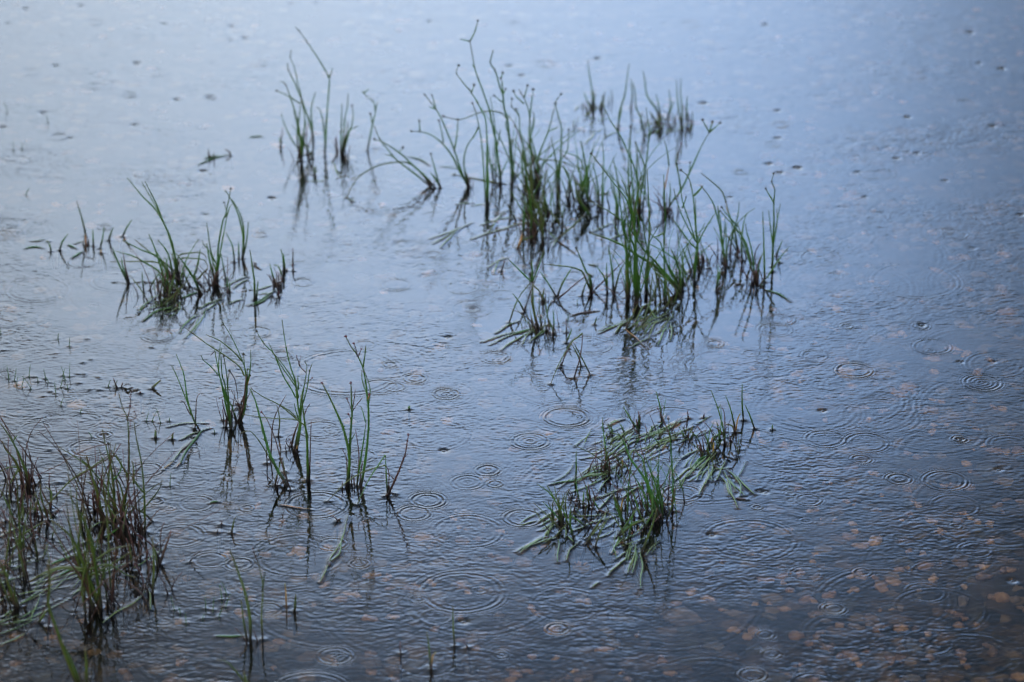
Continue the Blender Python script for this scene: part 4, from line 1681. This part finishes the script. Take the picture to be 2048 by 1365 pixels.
for px, py, s_, ti in STONES:
    d = ray(px, py); q = CAM + d * ground_t(px, py)
    el_ = math.atan2(-d[2], d[1]); inner = math.acos(math.cos(el_) / 1.333)     # bent into the water
    off = -BED / math.tan(inner)
    q = q + np.array([d[0] / d[1] * off, off, 0])
    a = min(s_ * ground_t(px, py) / FPX * 1.15, .021)
    n = 1 if a < .008 else int(rng.integers(2, 5))
    for k in range(n):
        f = 1.0 if n == 1 else rng.uniform(.4, .75)
        add_stone(q[0] + (n > 1) * rng.normal(0, a * .55), q[1] + (n > 1) * rng.normal(0, a * .5), a * f, min(a * f * .35, .012), ti - rng.uniform(0, .22))
for _ in range(700):
    a = rng.gamma(2.2, .0038) + .003
    ti = rng.choice([.1, .25, .4, .5, .65, .85], p=[.35, .33, .22, .10, 0, 0]) + rng.uniform(-.05, .05)
    add_stone(rng.uniform(-1.15, 1.15), rng.uniform(3.3, 6.5), a, min(a * .5, .015), ti)
for _ in range(3200):
    x, y = rng.uniform(-1.1, 1.1), rng.uniform(3.3, 6.4)
    if rng.uniform() > .15 + .36 * np.clip((x + .25) / .5, 0, 1) * np.clip((5.4 - y) / 1.0, 0, 1) + .25 * (y < 4.1): continue
    add_stone(x, y, rng.uniform(.0045, .0125), rng.uniform(.003, .007), rng.uniform(.35, .86))
gravel = mesh_obj("gravel", V, F, gm, attrs={"tint": T})
tag(gravel, "pale and dark stones scattered over the lake bed under the water", "gravel", kind="stuff")

# ------------------------------------------------------------------ plants
MATS = {'f': FLOATM, 'F': DEEP, 'D': DEADM, '.': STRAW}
def head_mesh(c, r, axis):
    """a rush flower head: a lumpy bundle of pointed capsules"""
    Vh, Fh = [], []
    for k in range(5):
        a = 2 * math.pi * k / 5 + rng.uniform(0, .6)
        d = np.array([math.cos(a) * .8, math.sin(a) * .8, rng.uniform(-.1, .8)]) if k else np.array([0, 0, 1.0])
        d = d / np.linalg.norm(d)
        s = np.cross(d, [0.31, 0.2, .9]); s /= np.linalg.norm(s); u = np.cross(d, s)
        o = len(Vh)
        for t_, w_ in ((-.15, .25), (.25, .55), (.7, .42), (1.15, .05)):
            for j in range(5):
                b_ = 2 * math.pi * j / 5
                Vh.append(c + r * (d * t_ + w_ * (s * math.cos(b_) + u * math.sin(b_))))
        for i in range(3):
            for j in range(5):
                A_, B_ = o + i * 5 + j, o + i * 5 + (j + 1) % 5
                Fh.append((A_, B_, B_ + 5, A_ + 5))
        Fh.append(tuple(o + j for j in range(5))[::-1]); Fh.append(tuple(o + 15 + j for j in range(5)))
    return Vh, Fh

for P in plants:
    cur = P['curves']
    single = len(cur) == 1 and not cur[0][6]
    root = None
    if not single:
        root = bpy.data.objects.new(P['name'], None); COL.objects.link(root)
        root.empty_display_size = .02
        a = P.get('anchor', cur[0][2][0]); root.location = (a[0], a[1], 0)
        bpy.context.view_layer.update()
        tag(root, P['label'], P['cat'], GROUPS[P['cat']])
    for part, k, pts, r0, r1, flat, heads in cur:
        sp_ = smooth_path(pts, 4)
        if part == 'floating_leaf':
            sp_ = [np.array([p[0], p[1], p[2] + height_at(p[0], p[1])]) for p in sp_]
            n = len(sp_)
            rad = [max(r1, r0 * math.sin(math.pi * min(1, .10 + .90 * i / (n - 1))) ** .9) if i < n - 1 else r1 * .5 for i in range(n)]
            V, F = tube(sp_, rad, 8, flat)
            along = [.05 + .2 * i / n for i in range(n) for _ in range(8)]; frac = [i / (n - 1) for i in range(n) for _ in range(8)]
            nm = 'leaf' if P['cat'] == 'leaf' else 'floating_leaf'
            mat = MATS[k]
        else:
            branch = k.endswith('b'); k0 = k[0]
            ground_base = (not branch)
            dist = [0.0]
            for p, q in zip(sp_, sp_[1:]): dist.append(dist[-1] + float(np.linalg.norm(q - p)))
            tot = dist[-1] + 1e-6
            rad = [r0 + (r1 - r0) * (d / tot) ** 1.3 for d in dist]
            al = [d * max(1.0, .055 / tot) + (.05 if branch else 0) for d in dist]; fr_ = [d / tot for d in dist]
            if k0 in 'sd' and not branch and not heads: fr_ = [f_ * .92 for f_ in fr_]
            if ground_base:             # the foot goes on down to the bed
                d0 = sp_[0] - sp_[1]; d0 = d0 / (abs(d0[2]) + .02)
                d0 = np.array([np.clip(d0[0], -.6, .6), np.clip(d0[1], -.6, .6), -1.0])
                sp_ = [sp_[0] + d0 * .07, sp_[0] + d0 * .03] + sp_
                rad = [r0 * .9, r0] + rad; al = [0, 0] + al; fr_ = [0, 0] + fr_
            V, F = tube(sp_, rad, 6)
            along = [x for x in al for _ in range(6)]; frac = [x for x in fr_ for _ in range(6)]
            nm = part; mat = KINDS[k0][0]
        if single:
            nm = P['name']
            o = mesh_obj(nm, V, F, mat, attrs={"along": along, "frac": frac})
            tag(o, P['label'], P['cat'], GROUPS[P['cat']])
        else:
            o = mesh_obj(nm, V, F, mat, root, attrs={"along": along, "frac": frac})
        for h in heads:
            tipped = h >= len(pts) - 1
            r = (.0023 if tipped else .0017) * (1.15 if pts[0][1] > 4.95 else 1.0) * rng.uniform(.85, 1.15)
            if part != 'floating_leaf' and k[0] == 'r': r *= .85
            Vh, Fh = head_mesh(pts[h], r, None)
            hm = REDHEAD if P['label'].find('crimson') >= 0 or (k[0] == 'r') else HEADM
            ho = mesh_obj("seed_head", Vh, Fh, hm, None, attrs={"along": [.1] * len(Vh), "frac": [.3] * len(Vh)})
            ho.parent = o
            ho.matrix_parent_inverse = (Matrix.Translation(-Vector(root.location))) if False else o.matrix_basis.inverted()
            if root is not None: ho.matrix_parent_inverse = Matrix.Translation(Vector((0, 0, 0)))

# tiny shoot tips
for i, (px, py) in enumerate(tips_px):
    b = ground(px, py); h = rng.uniform(.006, .022)
    lean = rng.normal(0, .25)
    pts = [b + np.array([0, 0, -.01]), b, b + np.array([lean * h * .5, 0, h * .6]), b + np.array([lean * h, 0, h])]
    V, F = tube(smooth_path(pts, 3), list(np.linspace(.0008, .0003, 10)), 5)
    o = mesh_obj("shoot_tip", V, F, DEEP, attrs={"along": [.03] * len(V), "frac": [.4] * len(V)})
    tag(o, "hair-thin green shoot tip just piercing the rippled shallows", "shoot", "hair-thin shoot tips in the shallows")
